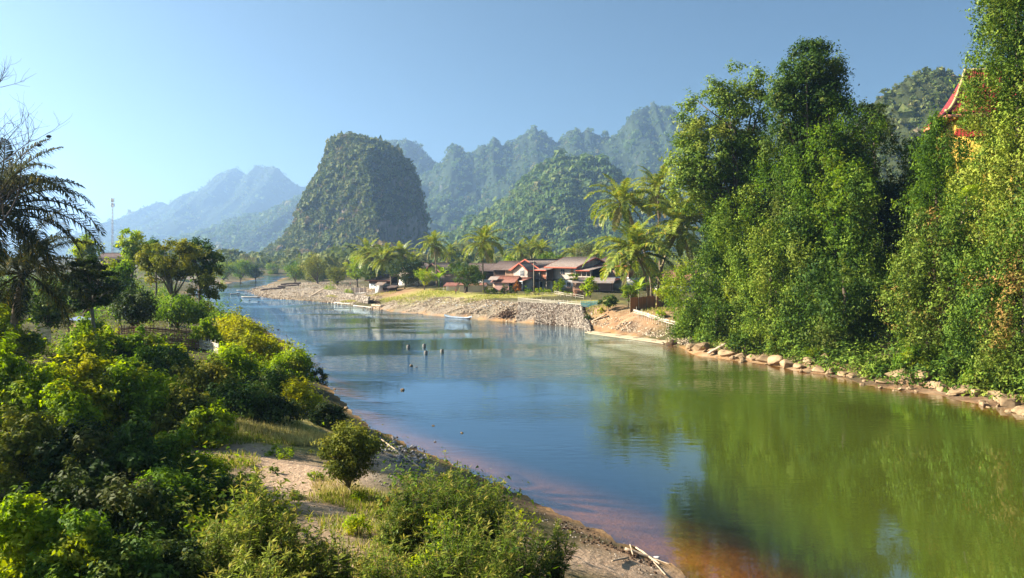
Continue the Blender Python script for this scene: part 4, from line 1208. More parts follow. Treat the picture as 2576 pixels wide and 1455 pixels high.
box("back_wall", aw, PLASTER, (1.6, 2.1, .9), (3.0, .08, 1.8))
# white shed and board fence on the left
x_, y_ = -34.0, 200.0
ws = thing("white_shed", "small white-walled shed with grey tin roof beneath the leaning palms", "shed", (x_, y_, gz(x_, y_)), math.radians(-6))
box("wall", ws, PLASTER, (.9, 1.5, 1.0), (1.8, 3, 2.4)); box("wall", ws, WOOD_DARK, (3.3, 1.6, .7), (3.0, 2.8, 1.8))
corrugated("roof", ws, TIN, (-.3, -.4, 2.2), (2.0, -.4, 2.2), (-.3, 3.3, 2.9), (2.0, 3.3, 2.9), 9); corrugated("roof", ws, TILE_DARK, (1.8, -.5, 1.6), (5.2, -.5, 1.6), (1.8, 3.3, 2.1), (5.2, 3.3, 2.1), 12)
x_, y_ = -42.0, 209.0
bf = thing("board_fence", "weathered grey board fence beside the white shed", "fence", (x_, y_, gz(x_, y_)), math.radians(-18))
for i in range(18):
    box("board", bf, WOOD_PALE if i % 5 == 0 else TILE_GREY, (i * .26, 0, .75), (.22, .04, 1.5 + .1 * math.sin(i * 2.1)))
for i in range(8):
    slat(bf, "rail", TILE_GREY, (i * .6, .05, .5 + .8 * (i % 2)), (i * .6 + .7, .05, .5 + .8 * (i % 2)), .09, .04)

# ------------------------------------------------------------------ palms of the village
px_palm("tall coconut palm with crown low over the reed fence, nearest the river", 1600, 640, 1630, 757, L=8.8, nfr=32, seed=301, trunk_r=.2)
px_palm("leftmost of the tall palms, leaning out over the board houses", 1562, 512, 1640, 752, L=7.0, nfr=27, seed=302, trunk_r=.18, dry=4)
px_palm("highest of the tall palms beside the big leafy tree", 1655, 478, 1662, 748, L=7.2, nfr=27, seed=303, trunk_r=.18, dry=4)
px_palm("broad coconut palm right of the one nearest the river", 1712, 580, 1655, 755, L=9.0, nfr=32, seed=304, trunk_r=.2)
px_palm("palm half hidden in the leaves of the big tree", 1776, 530, 1760, 752, L=7.0, nfr=25, seed=305)
px_palm("coconut palm rising behind the dark round tree", 1216, 612, 1217, 724, d=180, L=6.1, nfr=32, seed=306, dry=5)
px_palm("slim coconut palm above the light green tree", 1091, 616, 1099, 722, L=5.0, nfr=27, seed=307, dry=5)
px_palm("bushy leaning palm in front of the white shed", 968, 652, 983, 729, L=6.2, nfr=32, seed=308)
px_palm("palm leaning left behind the bushy leaning palm", 926, 640, 967, 727, L=6.2, nfr=30, seed=309)
px_palm("palm with high crown above the dark village trees", 1012, 645, 1000, 722, d=214, L=5.8, nfr=25, seed=310)
px_palm("small distant palm right of the slim coconut palm", 1130, 640, 1131, 705, d=250, L=4.8, nfr=22, seed=311)
px_palm("left one of the three distant palms above the gabled roof", 1306, 634, 1308, 690, d=270, L=6.2, nfr=25, seed=312, dry=4)
px_palm("middle one of the three distant palms above the gabled roof", 1337, 624, 1338, 690, d=275, L=6.2, nfr=25, seed=313, dry=4)
px_palm("right one of the three distant palms above the gabled roof", 1361, 632, 1360, 690, d=268, L=5.8, nfr=25, seed=314, dry=4)
px_palm("distant palm left of the greyish tree", 1446, 640, 1446, 700, d=262, L=5.5, nfr=22, seed=315)
px_palm("distant palm right of the greyish tree", 1500, 642, 1500, 700, d=255, L=5.5, nfr=22, seed=316)
px_palm("low young palm beside the dark village trees", 1040, 664, 1042, 705, d=222, L=4.5, nfr=20, seed=317)

# ------------------------------------------------------------------ trees of the village
VG = "village trees"
px_tree("village_tree", "dark round mango tree beside the low beige building", "tree", 1132, 1230, 665, 728, 1170, 737, L_DARK, BARK, n=6500, size=.30, ncl=46, crf=.22, r0=.22)
px_tree("village_tree", "light green tree at the foot of the slim coconut palm", "tree", 1040, 1098, 672, 722, 1068, 730, L_LIME, BARK, n=3600, size=.28, ncl=30, crf=.25)
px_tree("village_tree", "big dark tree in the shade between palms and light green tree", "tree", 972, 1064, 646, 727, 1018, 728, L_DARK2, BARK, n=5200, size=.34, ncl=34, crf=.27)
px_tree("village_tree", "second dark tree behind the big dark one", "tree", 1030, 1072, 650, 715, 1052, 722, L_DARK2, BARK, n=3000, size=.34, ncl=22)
px_tree("village_tree", "tall light green bamboo-like tree left of the palms", "tree", 866, 922, 640, 712, 900, 718, L_LIME, BARK, d=235, n=4200, size=.34, ncl=34, crf=.22)
px_tree("village_tree", "brown-green tree beyond the village palms", "tree", 1015, 1058, 628, 665, 1036, 700, L_OLIVE, BARK, d=260, n=1800, size=.4, ncl=18)
px_tree("village_tree", "bright green tree left of the gabled roof", "tree", 1262, 1305, 640, 680, 1284, 700, L_LIME, BARK, d=225, n=2400, size=.32, ncl=22)
px_tree("village_tree", "bright green tree above the dark round mango", "tree", 1122, 1170, 655, 690, 1146, 715, L_LIME, BARK, d=205, n=2600, size=.3, ncl=20)
px_tree("village_tree", "dark mango tree behind the grey gable roof", "tree", 1350, 1428, 634, 668, 1388, 700, L_MID, BARK, d=245, n=2800, size=.36, ncl=24)
px_tree("village_tree", "greyish feathery tree above the dark roof", "tree", 1440, 1522, 604, 660, 1480, 705, L_FOREST_DRY, BARK, d=250, n=3600, size=.34, ncl=30)
px_tree("village_tree", "green tree behind the dark corrugated roof", "tree", 1510, 1580, 632, 690, 1545, 710, L_MID, BARK, d=230, n=2600, size=.34, ncl=24)
px_tree("village_tree", "olive tree between the village and the gravel bank", "tree", 820, 880, 664, 716, 850, 722, L_OLIVE, BARK, d=250, n=2600, size=.38, ncl=24)
px_tree("village_tree", "papaya-like young tree by the teal netting", "tree", 1464, 1506, 690, 756, 1486, 766, L_LIME, BARK_PALE, n=2300, size=.26, ncl=30, crf=.2, r0=.07)
px_tree("village_tree", "dark orange-spotted tree behind the bamboo fence by the palms", "tree", 1500, 1560, 742, 775, 1532, 782, L_DARK, BARK, n=2400, size=.22, ncl=22)
px_tree("village_tree", "bushy tree under the tall palms with yellow fruit", "tree", 1560, 1606, 715, 765, 1580, 772, L_MID, BARK, n=2200, size=.24, ncl=20)
px_tree("village_tree", "yellow-green bush tree above the reed fence", "tree", 1645, 1712, 712, 762, 1680, 770, L_LIME, BARK, n=2600, size=.24, ncl=22)
px_tree("village_tree", "shaded tree behind the palm trunks", "tree", 1590, 1700, 640, 745, 1640, 748, L_DARK, BARK, d=172, n=4200, size=.3, ncl=34)
px_tree("village_tree", "small garden tree before the pale board house", "tree", 1398, 1424, 698, 728, 1411, 736, L_LIME, BARK, n=1300, size=.2, ncl=14)
px_tree("village_tree", "round garden tree by the tin shed corner", "tree", 1428, 1460, 686, 712, 1444, 736, L_MID, BARK, n=1300, size=.2, ncl=14)
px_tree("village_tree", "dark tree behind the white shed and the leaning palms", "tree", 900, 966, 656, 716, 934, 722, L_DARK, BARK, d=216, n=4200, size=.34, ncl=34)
# river-edge trees beyond the gravel bank
FG = "trees along the far river bend"
px_tree("river_tree", "tall olive tree above the gravel bank", "tree", 756, 832, 638, 716, 800, 722, L_OLIVE, BARK, d=275, n=4200, size=.42, ncl=34, group=FG)
px_tree("river_tree", "yellow-green tree at the river bend, right shore", "tree", 712, 775, 656, 712, 742, 714, L_MID, BARK, d=300, n=3200, size=.42, ncl=28, group=FG)
px_tree("river_tree", "low olive bush tree between gravel bank and village", "tree", 830, 872, 680, 720, 852, 722, L_OLIVE, BARK, d=262, n=1800, size=.4, ncl=16, group=FG)
px_tree("river_tree", "dark riverside tree on the far left shore, nearest the water", "tree", 618, 664, 656, 709, 645, 708, L_DARK, BARK, d=345, n=3600, size=.5, ncl=30, group=FG)
px_tree("river_tree", "dark rounded tree in the middle of the far left shore", "tree", 576, 636, 650, 708, 604, 710, L_MID, BARK, d=338, n=3600, size=.5, ncl=30, group=FG)
px_tree("river_tree", "tree at the left end of the far left shore", "tree", 530, 594, 652, 710, 562, 714, L_MID, BARK, d=330, n=3200, size=.5, ncl=26, group=FG)
px_tree("river_tree", "small hazy tree where the river disappears", "tree", 664, 704, 662, 698, 684, 698, L_MID, BARK, d=455, n=2400, size=.55, ncl=22, group=FG)
px_tree("river_tree", "hazy tree behind the dark far-shore trees", "tree", 586, 660, 640, 690, 620, 700, L_FOREST_DRY, BARK, d=480, n=2600, size=.6, ncl=24, group=FG)

# banana plants
def banana(label, base, h, n=9):
    r = nrng(); root = thing("banana_plant", label, "banana plant", base)
    g = Geo().tube([(0, 0, -.1), (.05, 0, h * .3), (0, .05, h * .5)], [.14, .11, .07], 6)
    put("stalk", g.mesh("stalk", L_BANANA, True), root)
    t = np.linspace(0, 1, 8)
    for i in range(n):
        az = i * 2.4 + r.uniform(-.3, .3); el = math.radians(r.uniform(35, 80)); bd = math.radians(r.uniform(50, 110)); L_ = h * .62 * r.uniform(.8, 1.1)
        a = el - bd * t ** 1.4; st = L_ / 7
        P = np.zeros((8, 3)); P[:, 0] = np.concatenate([[0], np.cumsum(np.cos(a[1:]) * st)]); P[:, 2] = np.concatenate([[0], np.cumsum(np.sin(a[1:]) * st)])
        wd = L_ * .13 * np.sin(np.pi * np.clip(t * .92 + .06, 0, 1)) ** .6
        V = np.concatenate([P + np.stack([0 * t, -wd, .25 * wd], 1), P, P + np.stack([0 * t, wd, .25 * wd], 1)])
        k = np.arange(7); Q = np.vstack([np.stack([k, k + 1, 8 + k + 1, 8 + k], 1), np.stack([8 + k, 8 + k + 1, 16 + k + 1, 16 + k], 1)])
        c = r.random()
        put("leaf", mesh_np("leaf", V, Q, L_BANANA, True, {"leaf": np.tile([c, 0, 0, 1], (24, 1))}), root, (0, .03, h * .48), (0, 0, az))
for lb_, u_, v_, h_ in (("banana plant between light green tree and dark mango", 1112, 722, 6.0), ("banana plant beside the slim palm trunk", 1104, 724, 4.4), ("banana plant at the foot of the tall right palms", 1606, 764, 5.0), ("smaller banana plant left of the palm trunks", 1592, 768, 3.6)):
    banana(lb_, hit(u_, v_), h_)

# garden bushes in front of the houses
GB = "garden bushes before the village houses"
for lb_, u_, vt_, vb_, w_, m_, n_ in (
    ("dark garden bush below the rusty shed", 1268, 712, 740, 30, L_MID, 700), ("low pale garden bush on the left of the porch", 1240, 722, 738, 26, L_LIME, 500), ("garden bush with orange leaves at the porch", 1300, 706, 738, 22, L_CROTON, 500),
    ("dark green bush under the porch roof", 1286, 716, 740, 26, L_DARK, 600), ("orange croton bush before the garage door", 1338, 706, 730, 20, L_CROTON, 500), ("green bush right of the utility pole", 1356, 722, 742, 26, L_LIME, 600),
    ("round green bush left of the utility pole", 1326, 718, 742, 24, L_MID, 600), ("yellow-green bush behind the second bamboo fence", 1376, 722, 740, 26, L_LIME, 500), ("leafy bush before the white ground floor", 1404, 704, 740, 30, L_LIME, 900),
    ("clipped low hedge bush by the woodpile", 1428, 732, 742, 30, L_MID, 500), ("bush beside the dark mango trunk", 1222, 720, 738, 24, L_LIME, 500), ("yellow herb clump under the papaya-like tree", 1512, 772, 788, 18, L_YELLOW, 300),
    ("green herb clump by the reed fence", 1660, 778, 800, 34, L_LIME, 500), ("dark weeds at the foot of the stone revetment", 1478, 788, 808, 22, L_DARK, 350), ("bush at the edge of the gravel bank", 830, 712, 730, 34, L_LIME, 700),
    ("weedy bush behind the low stone wall", 878, 724, 740, 30, L_LIME, 500), ("bush on the far left gravel shore", 560, 702, 718, 18, L_LIME, 400)):
    px_shrub(lb_, u_, vt_, vb_, w_, n_, .22, m_, STEM, group=GB)

# ------------------------------------------------------------------ bamboo fences
def bamboo_fence(label, pts, hts, nposts, rails, mat, pr=.03, rr=.028, name="bamboo_fence", drop=0.3, jit=.12, group=None, post_up=.25):
    """posts and rails along a line of ground points"""
    r = nrng()
    P = np.array(pts, float)
    seg = np.concatenate([[0], np.cumsum(np.linalg.norm(np.diff(P, axis=0), axis=1))])
    root = thing(name, label, "fence", P[0], 0, group)
    at_ = lambda s: np.array([np.interp(s, seg, P[:, k]) for k in range(3)]) - P[0]
    for i in range(nposts):
        s = seg[-1] * i / (nposts - 1); p = at_(s); h = np.interp(s, [0, seg[-1]], hts)
        pole("post", root, mat, p - [0, 0, drop * r.uniform(.6, 1.4)], p + [r.normal() * jit * .4, r.normal() * jit * .3, h + r.uniform(0, post_up)], pr * r.uniform(.8, 1.2))
    ns = max(2, int(seg[-1] / 4))
    for zf in rails:
        for k in range(ns):
            s0, s1 = seg[-1] * k / ns, seg[-1] * (k + 1) / ns
            a, b_ = at_(max(0, s0 - .3)), at_(min(seg[-1], s1 + .3))
            h0, h1_ = np.interp([s0, s1], [0, seg[-1]], hts)
            pole("rail", root, mat, a + [0, -.05, zf * h0 + r.normal() * .04], b_ + [0, -.05, zf * h1_ + r.normal() * .04], rr * r.uniform(.85, 1.2))
    return root
f1 = bamboo_fence("long pale bamboo rail fence on top of the stone revetment", [hit(1303, 764), hit(1350, 766), hit(1400, 769), hit(1461, 774)], (1.05, .85), 15, (.16, .34, .52, .7, .88), BAMBOO_WHITE, .035, .042, drop=1.1)
pp = (hit(1407, 770) - np.array(f1.location)) + np.array([0, -.16, .38])
box("notice_board", f1, WHITE_PAINT, pp, (.46, .03, .42))
bamboo_fence("thin bamboo fence on the lawn behind the stone revetment", [hit(1300, 748), hit(1350, 747), hit(1400, 748), hit(1440, 750)], (.75, .85), 12, (.6, .95), BAMBOO, .03, .028)
bamboo_fence("short bamboo fence around the garden plot by the woodpile", [hit(1395, 742), hit(1420, 746), hit(1452, 752), hit(1468, 754)], (.75, .7), 9, (.4, .92), BAMBOO_WHITE, .03, .035)
bamboo_fence("teal netting fence with thin poles right of the revetment", [hit(1461, 774), hit(1484, 773), hit(1504, 770)], (.9, .8), 7, (.15, .3, .45, .6, .75, .9), TEAL, .03, .05)
bamboo_fence("broken pale bamboo fence on the collapsed bank above the raft", [hit(1594, 796), hit(1625, 806), hit(1660, 818), hit(1722, 835)], (.95, 1.0), 24, (.55, .7, .86, .96), BAMBOO_WHITE, .028, .034, drop=.8, jit=.35, post_up=.5)
# woven reed screen
pa, pb, pc = hit(1585, 786), hit(1648, 777), hit(1696, 762)
rs = thing("reed_screen", "tall rust-brown woven reed screen behind the broken bamboo fence", "fence", pa)
for (a, b_, n_, h0, h1_) in ((pa, pb, 26, 2.15, 1.95), (pb + [.3, .3, 0], pc, 16, 1.9, 1.7)):
    for i in range(n_):
        s = (i + .5) / n_; q = a + (b_ - a) * s - pa; h = h0 + (h1_ - h0) * s + random.uniform(-.05, .05)
        w_ = np.linalg.norm((b_ - a)[:2]) / n_
        box("reed_strip", rs, REED, (q[0], q[1], q[2] + h / 2 - .05), (w_ * .96, .03, h + .1), (0, 0, math.atan2(b_[1] - a[1], b_[0] - a[0])))
for s in (0, .33, .66, 1):
    q = pa + (pb - pa) * s - pa
    pole("post", rs, BAMBOO, q + [0, -.08, -.3], q + [0, -.08, 2.5], .04)
# timber: woodpile, utility pole, plank, raft, boat
b0 = hit(1457, 746)
wp = thing("woodpile", "reddish stack of firewood beside the tin shed", "woodpile", b0)
for k in range(7):
    for j in range(9 - k // 2):
        pole("log", wp, BAMBOO_RED, (-1.0 + j * .23 + .1 * (k % 2), -.4, .1 + k * .2), (-1.0 + j * .23 + .1 * (k % 2) + random.uniform(-.05, .05), .5, .1 + k * .2), .10, 6)
b0 = hit(1343, 738)
up_ = thing("utility_pole", "slim grey wooden utility pole before the gabled house", "utility pole", b0)
g = Geo().tube([(0, 0, -.3), (0, 0, 6.9)], [.12, .09], 8); put("shaft", g.mesh("shaft", BARK_PALE, True), up_)
box("crossarm", up_, WOOD_DARK, (0, -.1, 6.5), (.9, .08, .1))
t_ = np.linspace(0, 1, 9)
g = Geo().tube(np.stack([t_ * 14, t_ * 2, 6.5 - 3.2 * t_ * (1 - t_)], 1), [.012] * 9, 3); put("wire", g.mesh("wire", DARK), up_)

x0, y0 = S(1500, 836); x1, y1 = S(1690, 862)
rf = thing("bamboo_raft", "long pale raft of bundled bamboo poles moored at the right bank", "raft", (x0, y0 - 1.2, 0))
dv = np.array([x1 - x0, y1 - y0]); Lr = np.linalg.norm(dv); dv /= Lr; nv = np.array([dv[1], -dv[0]])
for k in range(2):
    for j in range(10 - k * 3):
        o_ = nv * (.15 + (j + k) * .16); s0_ = random.uniform(-2.5, 1.5) if k == 0 else random.uniform(-.5, 1.5); s1_ = Lr - random.uniform(0, 1.2)
        pole("bamboo_pole", rf, BAMBOO, (dv[0] * s0_ + o_[0], dv[1] * s0_ + o_[1], .05 + k * .13), (dv[0] * s1_ + o_[0], dv[1] * s1_ + o_[1], .07 + k * .14 + random.uniform(0, .05)), .078)
for s in (.2, .42, .65, .88):
    q = dv * Lr * s
    pole("lashing", rf, BAMBOO_RED, (q[0] + nv[0] * .05, q[1] + nv[1] * .05, .32), (q[0] + nv[0] * 1.9, q[1] + nv[1] * 1.7, .32), .03)

def boat(label, a, b_, w, h, mat):
    a = np.array([*a, 0.]); b_ = np.array([*b_, 0.]); L_ = np.linalg.norm(b_ - a); root = thing("river_boat", label, "boat", a, math.atan2(b_[1] - a[1], b_[0] - a[0]))
    t = np.linspace(0, 1, 15); hw = w / 2 * np.sin(np.pi * np.clip(t * .94 + .03, 0, 1)) ** .55; zz = h * (.55 + .75 * (2 * t - 1) ** 4); zb_ = -.08 + .25 * (2 * t - 1) ** 6
    rows = [np.stack([t * L_, -hw, zz], 1), np.stack([t * L_, -hw * .6, zb_], 1), np.stack([t * L_, hw * .6, zb_], 1), np.stack([t * L_, hw, zz], 1),
            np.stack([t * L_, hw * .9, zz - .02], 1), np.stack([t * L_, hw * .5, zb_ + .06], 1), np.stack([t * L_, -hw * .5, zb_ + .06], 1), np.stack([t * L_, -hw * .9, zz - .02], 1)]
    V = np.vstack(rows); Q = []
    for k in range(8):
        k2 = (k + 1) % 8
        for i in range(14): Q.append((k * 15 + i, k2 * 15 + i, k2 * 15 + i + 1, k * 15 + i + 1))
    put("hull", mesh_np("hull", V, np.array(Q), mat, True), root)
    for s in (.25, .5, .75): box("thwart", root, WOOD_PALE, (s * L_, 0, h * .5), (.18, w * .85, .03))
    return root
boat("long slate-blue wooden boat drawn up along the gravel bank", S(1118, 798), S(1186, 803), .85, .42, BOAT_M)

# timbers and low sills lying on the gravel bar and in the shallows
def timber(label, a, b_, w, h, mat, group, name="timber"):
    a = np.asarray(a, float); b_ = np.asarray(b_, float); r = nrng(); L_ = np.linalg.norm(b_ - a)
    t = np.linspace(0, 1, 8)
    V, Q = tube(np.stack([t * L_, r.normal(size=8) * w * .06, r.normal(size=8) * h * .05], 1), w * .5 * r.uniform(.88, 1.08, 8), 8)
    V[:, 2] *= h / w
    o = put(name, mesh_np(name, V, Q, mat, True), None, a, (0, -math.asin((b_[2] - a[2]) / L_), math.atan2(b_[1] - a[1], b_[0] - a[0])))
    return tag(o, label, "log", group)
def P3(u, v, dz):
    p = hit(u, v); return np.array([p[0], p[1], p[2] + dz])
TG = "timbers by the gravel bar"
timber("nearest of the three long dark timbers on the gravel bar", P3(655, 732, .25), P3(718, 727, .3), .55, .5, WOOD_DARK, TG)
timber("middle one of the three long dark timbers on the gravel bar", P3(698, 723, .25), P3(752, 719.5, .3), .55, .45, WOOD_DARK, TG)
timber("farthest of the three long dark timbers on the gravel bar", P3(706, 718, .3), P3(757, 715.5, .4), .6, .6, WOOD_DARK, TG)
timber("pale timber with dark end lying in the shallows, upstream one", (*S(596, 732), .12), (*S(634, 732), .12), .45, .25, CANVAS, TG)
timber("pale timber at the tip of the gravel bar", (*S(636, 727), .15), (*S(664, 724), .15), .45, .25, CANVAS, TG)
timber("pale timber in the shallows nearest the gravel bar", (*S(608, 748), .12), (*S(652, 749), .12), .45, .25, CANVAS, TG)
timber("faint pale timber far left in the rapids", (*S(580, 741), .1), (*S(604, 739), .1), .4, .25, CANVAS, TG)
timber("pale timber floating at the low stone wall", (*S(890, 770), .1), (*S(938, 776), .12), .4, .25, CANVAS, TG)
timber("long thin pale timber along the foot of the low stone wall", (*S(842, 763), .1), (*S(892, 767.5), .1), .5, .3, CANVAS, TG)
timber("tan plank sloping against the low stone wall", P3(780, 747, .1), P3(814, 736, .9), .7, .25, DRIFT, TG, "plank")
timber("weathered plank on the collapsed clay bank", P3(1490, 811, .1), P3(1525, 801, .5), .5, .22, DRIFT, TG, "plank")
timber("grey log end on the gravel before the low stone wall", P3(936, 770, .15), P3(960, 773, .2), .5, .4, DRIFT, TG)

# people
def person(label, base, h, shirt, lower, rz, pose=0):
    root_m = bpy.data.meshes.new("person")
    k = h / 1.7
    J = [(0, 0, .95), (0, 0, 1.15), (0, 0, 1.42), (0, -.01, 1.52), (0, -.01, 1.62), (0, -.02, 1.70),
         (-.18, 0, 1.40), (-.25, -.03, 1.14), (-.24, -.14, .92), (.18, 0, 1.40), (.25, -.03, 1.14), (.26, -.12, .92),
         (-.09, 0, .90), (-.10, -.04, .50), (-.10, .02, .08), (-.10, -.14, .04), (.09, 0, .90), (.11, .05 + .1 * pose, .50), (.11, .10 + .1 * pose, .08), (.11, -.04, .04)]
    R_ = [.15, .14, .15, .06, .095, .08, .07, .05, .035, .07, .05, .035, .10, .07, .045, .035, .10, .07, .045, .035]
    E = [(0, 1), (1, 2), (2, 3), (3, 4), (4, 5), (2, 6), (6, 7), (7, 8), (2, 9), (9, 10), (10, 11), (0, 12), (12, 13), (13, 14), (14, 15), (0, 16), (16, 17), (17, 18), (18, 19)]
    root_m.from_pydata([tuple(c * k for c in j) for j in J], E, [])
    m, n, l = new_mat("clothes_and_skin")
    o_ = n.new("ShaderNodeOutputMaterial"); b = n.new("ShaderNodeBsdfPrincipled"); tc = n.new("ShaderNodeTexCoord"); sx = n.new("ShaderNodeSeparateXYZ"); l.new(tc.outputs["Object"], sx.inputs[0])
    mr = n.new("ShaderNodeMapRange"); mr.inputs[2].default_value = 1.8 * k; l.new(sx.outputs[2], mr.inputs[0])
    rp = ramp(n, [(0, (.25, .14, .09)), (.1, lower), (.52, shirt), (.83, (.30, .17, .11)), (.92, (.02, .015, .012))]); rp.color_ramp.interpolation = 'CONSTANT'
    l.new(mr.outputs[0], rp.inputs[0]); l.new(rp.outputs[0], b.inputs["Base Color"]); b.inputs["Roughness"].default_value = .85; l.new(b.outputs[0], o_.inputs["Surface"])
    root_m.materials.append(m)
    o = put("person", root_m, None, base, (0, 0, rz))
    sk = o.modifiers.new("skin", 'SKIN'); sv = root_m.skin_vertices[0].data
    for i, q in enumerate(R_): sv[i].radius = (q * k, q * k); sv[i].use_root = (i == 0)
    su = o.modifiers.new("sub", 'SUBSURF'); su.levels = 1; su.render_levels = 1
    tag(o, label, "person")
person("person in coral top and dark skirt standing on the lawn by the dark round tree", hit(1147, 742), 1.3, (.55, .22, .15), (.02, .015, .02), .6)
person("person in red-brown clothes walking on the track left of the board fence", hit(881, 721), 1.25, (.30, .07, .05), (.04, .03, .03), 2.2, 1)
# table and panel on the lawn
b0 = hit(1180, 741)
tb = thing("garden_table", "low wooden table under the dark round tree", "table", b0)
box("table_top", tb, DRIFT, (0, 0, .42), (1.3, .6, .06))
for a_, b_ in ((-.55, -.22), (.55, -.22), (-.55, .22), (.55, .22)): box("leg", tb, DRIFT, (a_, b_, .19), (.07, .07, .42))
b0 = hit(1204, 736)
tag(box("leaning_panel", None, PLASTER_BEIGE, b0 + [0, 0, .65], (.8, .08, 1.4), (-.12, 0, .2)), "pale upright board panel leaning beside the low beige building", "panel")
for lb_, u_, v_, a_ in (("white tarp spread on the clay behind the low stone wall", 908, 739, (3.0, 1.4)), ("second pale tarp right of the first on the clay", 932, 742, (2.4, .9)), ("pale tarp on the ground before the small awning", 1116, 729, (2.6, 1.2))):
    b0 = hit(u_, v_); r = nrng()
    gx_, gy_ = np.meshgrid(np.linspace(-.5, .5, 7), np.linspace(-.5, .5, 5)); V = np.stack([gx_.ravel() * a_[0], gy_.ravel() * a_[1], .12 + r.random(35) * .12], 1)
    V[:, 2] += T(V[:, 0] + b0[0], V[:, 1] + b0[1]) - b0[2]
    i = (np.arange(4)[:, None] * 7 + np.arange(6)[None]).ravel()
    tag(put("tarp", mesh_np("tarp", V, np.stack([i, i + 1, i + 8, i + 7], 1), CANVAS, True), None, b0), lb_, "tarp")

# ------------------------------------------------------------------ stone walls, gravel
def stones(n_v=8, r=None, sub=0):
    out = []
    V0 = np.array([(1, 0, 0), (-1, 0, 0), (0, 1, 0), (0, -1, 0), (0, 0, 1), (0, 0, -1)], float)
    F0 = np.array([(0, 2, 4), (2, 1, 4), (1, 3, 4), (3, 0, 4), (2, 0, 5), (1, 2, 5), (3, 1, 5), (0, 3, 5)])
    V, Fc = BOXV * 1.25, np.vstack([BOXQ[:, [0, 1, 2]], BOXQ[:, [0, 2, 3]]])
    for i in range(n_v):
        out.append(V * r.uniform(.55, 1.0, (8, 1)) + r.normal(size=(8, 3)) * .10)
    return out, Fc
def stone_field(name, P, R, mat, r, flat=.7):
    bs, Fc = stones(8, r); k = r.integers(0, 8, len(P)); B_ = np.stack(bs)[k]
    a = r.random(len(P)) * 6.28; cs, sn = np.cos(a)[:, None], np.sin(a)[:, None]
    V = np.stack([P[:, 0:1] + (B_[:, :, 0] * cs - B_[:, :, 1] * sn) * R[:, None], P[:, 1:2] + (B_[:, :, 0] * sn + B_[:, :, 1] * cs) * R[:, None], P[:, 2:3] + B_[:, :, 2] * R[:, None] * flat], 2).reshape(-1, 3)
    Q = (Fc[None] + (np.arange(len(P)) * 8)[:, None, None]).reshape(-1, 3)
    return mesh_np(name, V, Q, mat)
STONE_VAR = {}
def stone_mat(name, c1, c2, c3):
    """stones whose colour changes from one to the next"""
    m, n, l = new_mat(name); out = n.new("ShaderNodeOutputMaterial"); b = n.new("ShaderNodeBsdfPrincipled"); ge = n.new("ShaderNodeNewGeometry")
    rp = ramp(n, [(0, c1), (.5, c2), (1, c3)]); l.new(ge.outputs["Random Per Island"], rp.inputs[0]); l.new(rp.outputs[0], b.inputs["Base Color"]); b.inputs["Roughness"].default_value = .9; b.inputs["Specular IOR Level"].default_value = .15
    l.new(b.outputs[0], out.inputs["Surface"]); return m
SM_TAN = stone_mat("tan_gravel", (.20, .14, .09), (.40, .30, .20), (.62, .50, .36))
SM_GREY = stone_mat("grey_gravel", (.14, .11, .085), (.33, .27, .21), (.56, .47, .37))
SM_NEAR = stone_mat("shore_gravel", (.05, .045, .045), (.14, .125, .12), (.28, .25, .23))
r = np.random.default_rng(77)
# gravel bar upstream
n_ = 9000
uu = r.uniform(600, 960, n_); vv = r.uniform(714, 775, n_)
dd_ = (CAMZ - .7) * F / (vv - HV); xx = (uu - HU) / F * dd_; sd_ = river_sd(xx, dd_); zz = T(xx, dd_)
wz = zone(Z_GRAVEL, xx, dd_)
ok = (sd_ > -.6) & (sd_ < 34) & (wz > .25) & (zz < 2.2)
P = np.stack([xx, dd_, np.maximum(zz, 0)], 1)[ok]
tag(put("gravel_bar", stone_field("gravel_bar", P, r.uniform(.12, .34, len(P)), SM_TAN, r)), "pale stones of the gravel bar upstream", "gravel", kind="stuff")
# gravel slope below the lawn
n_ = 6000
s_ = r.random(n_); uu = 940 + 380 * s_; 
yy0 = np.array([S(u, np.interp(u, [910, 1000, 1130, 1240, 1300, 1440], [772, 785, 797, 806, 810, 820]))[1] for u in uu]); off = r.random(n_) ** .8 * 11
xx = (uu - HU) / F * yy0 + off * .35; dd_ = yy0 + off
sd_ = river_sd(xx, dd_); zz = T(xx, dd_); ok = (sd_ > -.3) & (zz < 2.75)
P = np.stack([xx, dd_, np.maximum(zz, 0)], 1)[ok]
tag(put("bank_gravel", stone_field("bank_gravel", P, r.uniform(.07, .22, len(P)), SM_TAN, r)), "tan gravel on the sloping bank below the lawn", "gravel", kind="stuff")
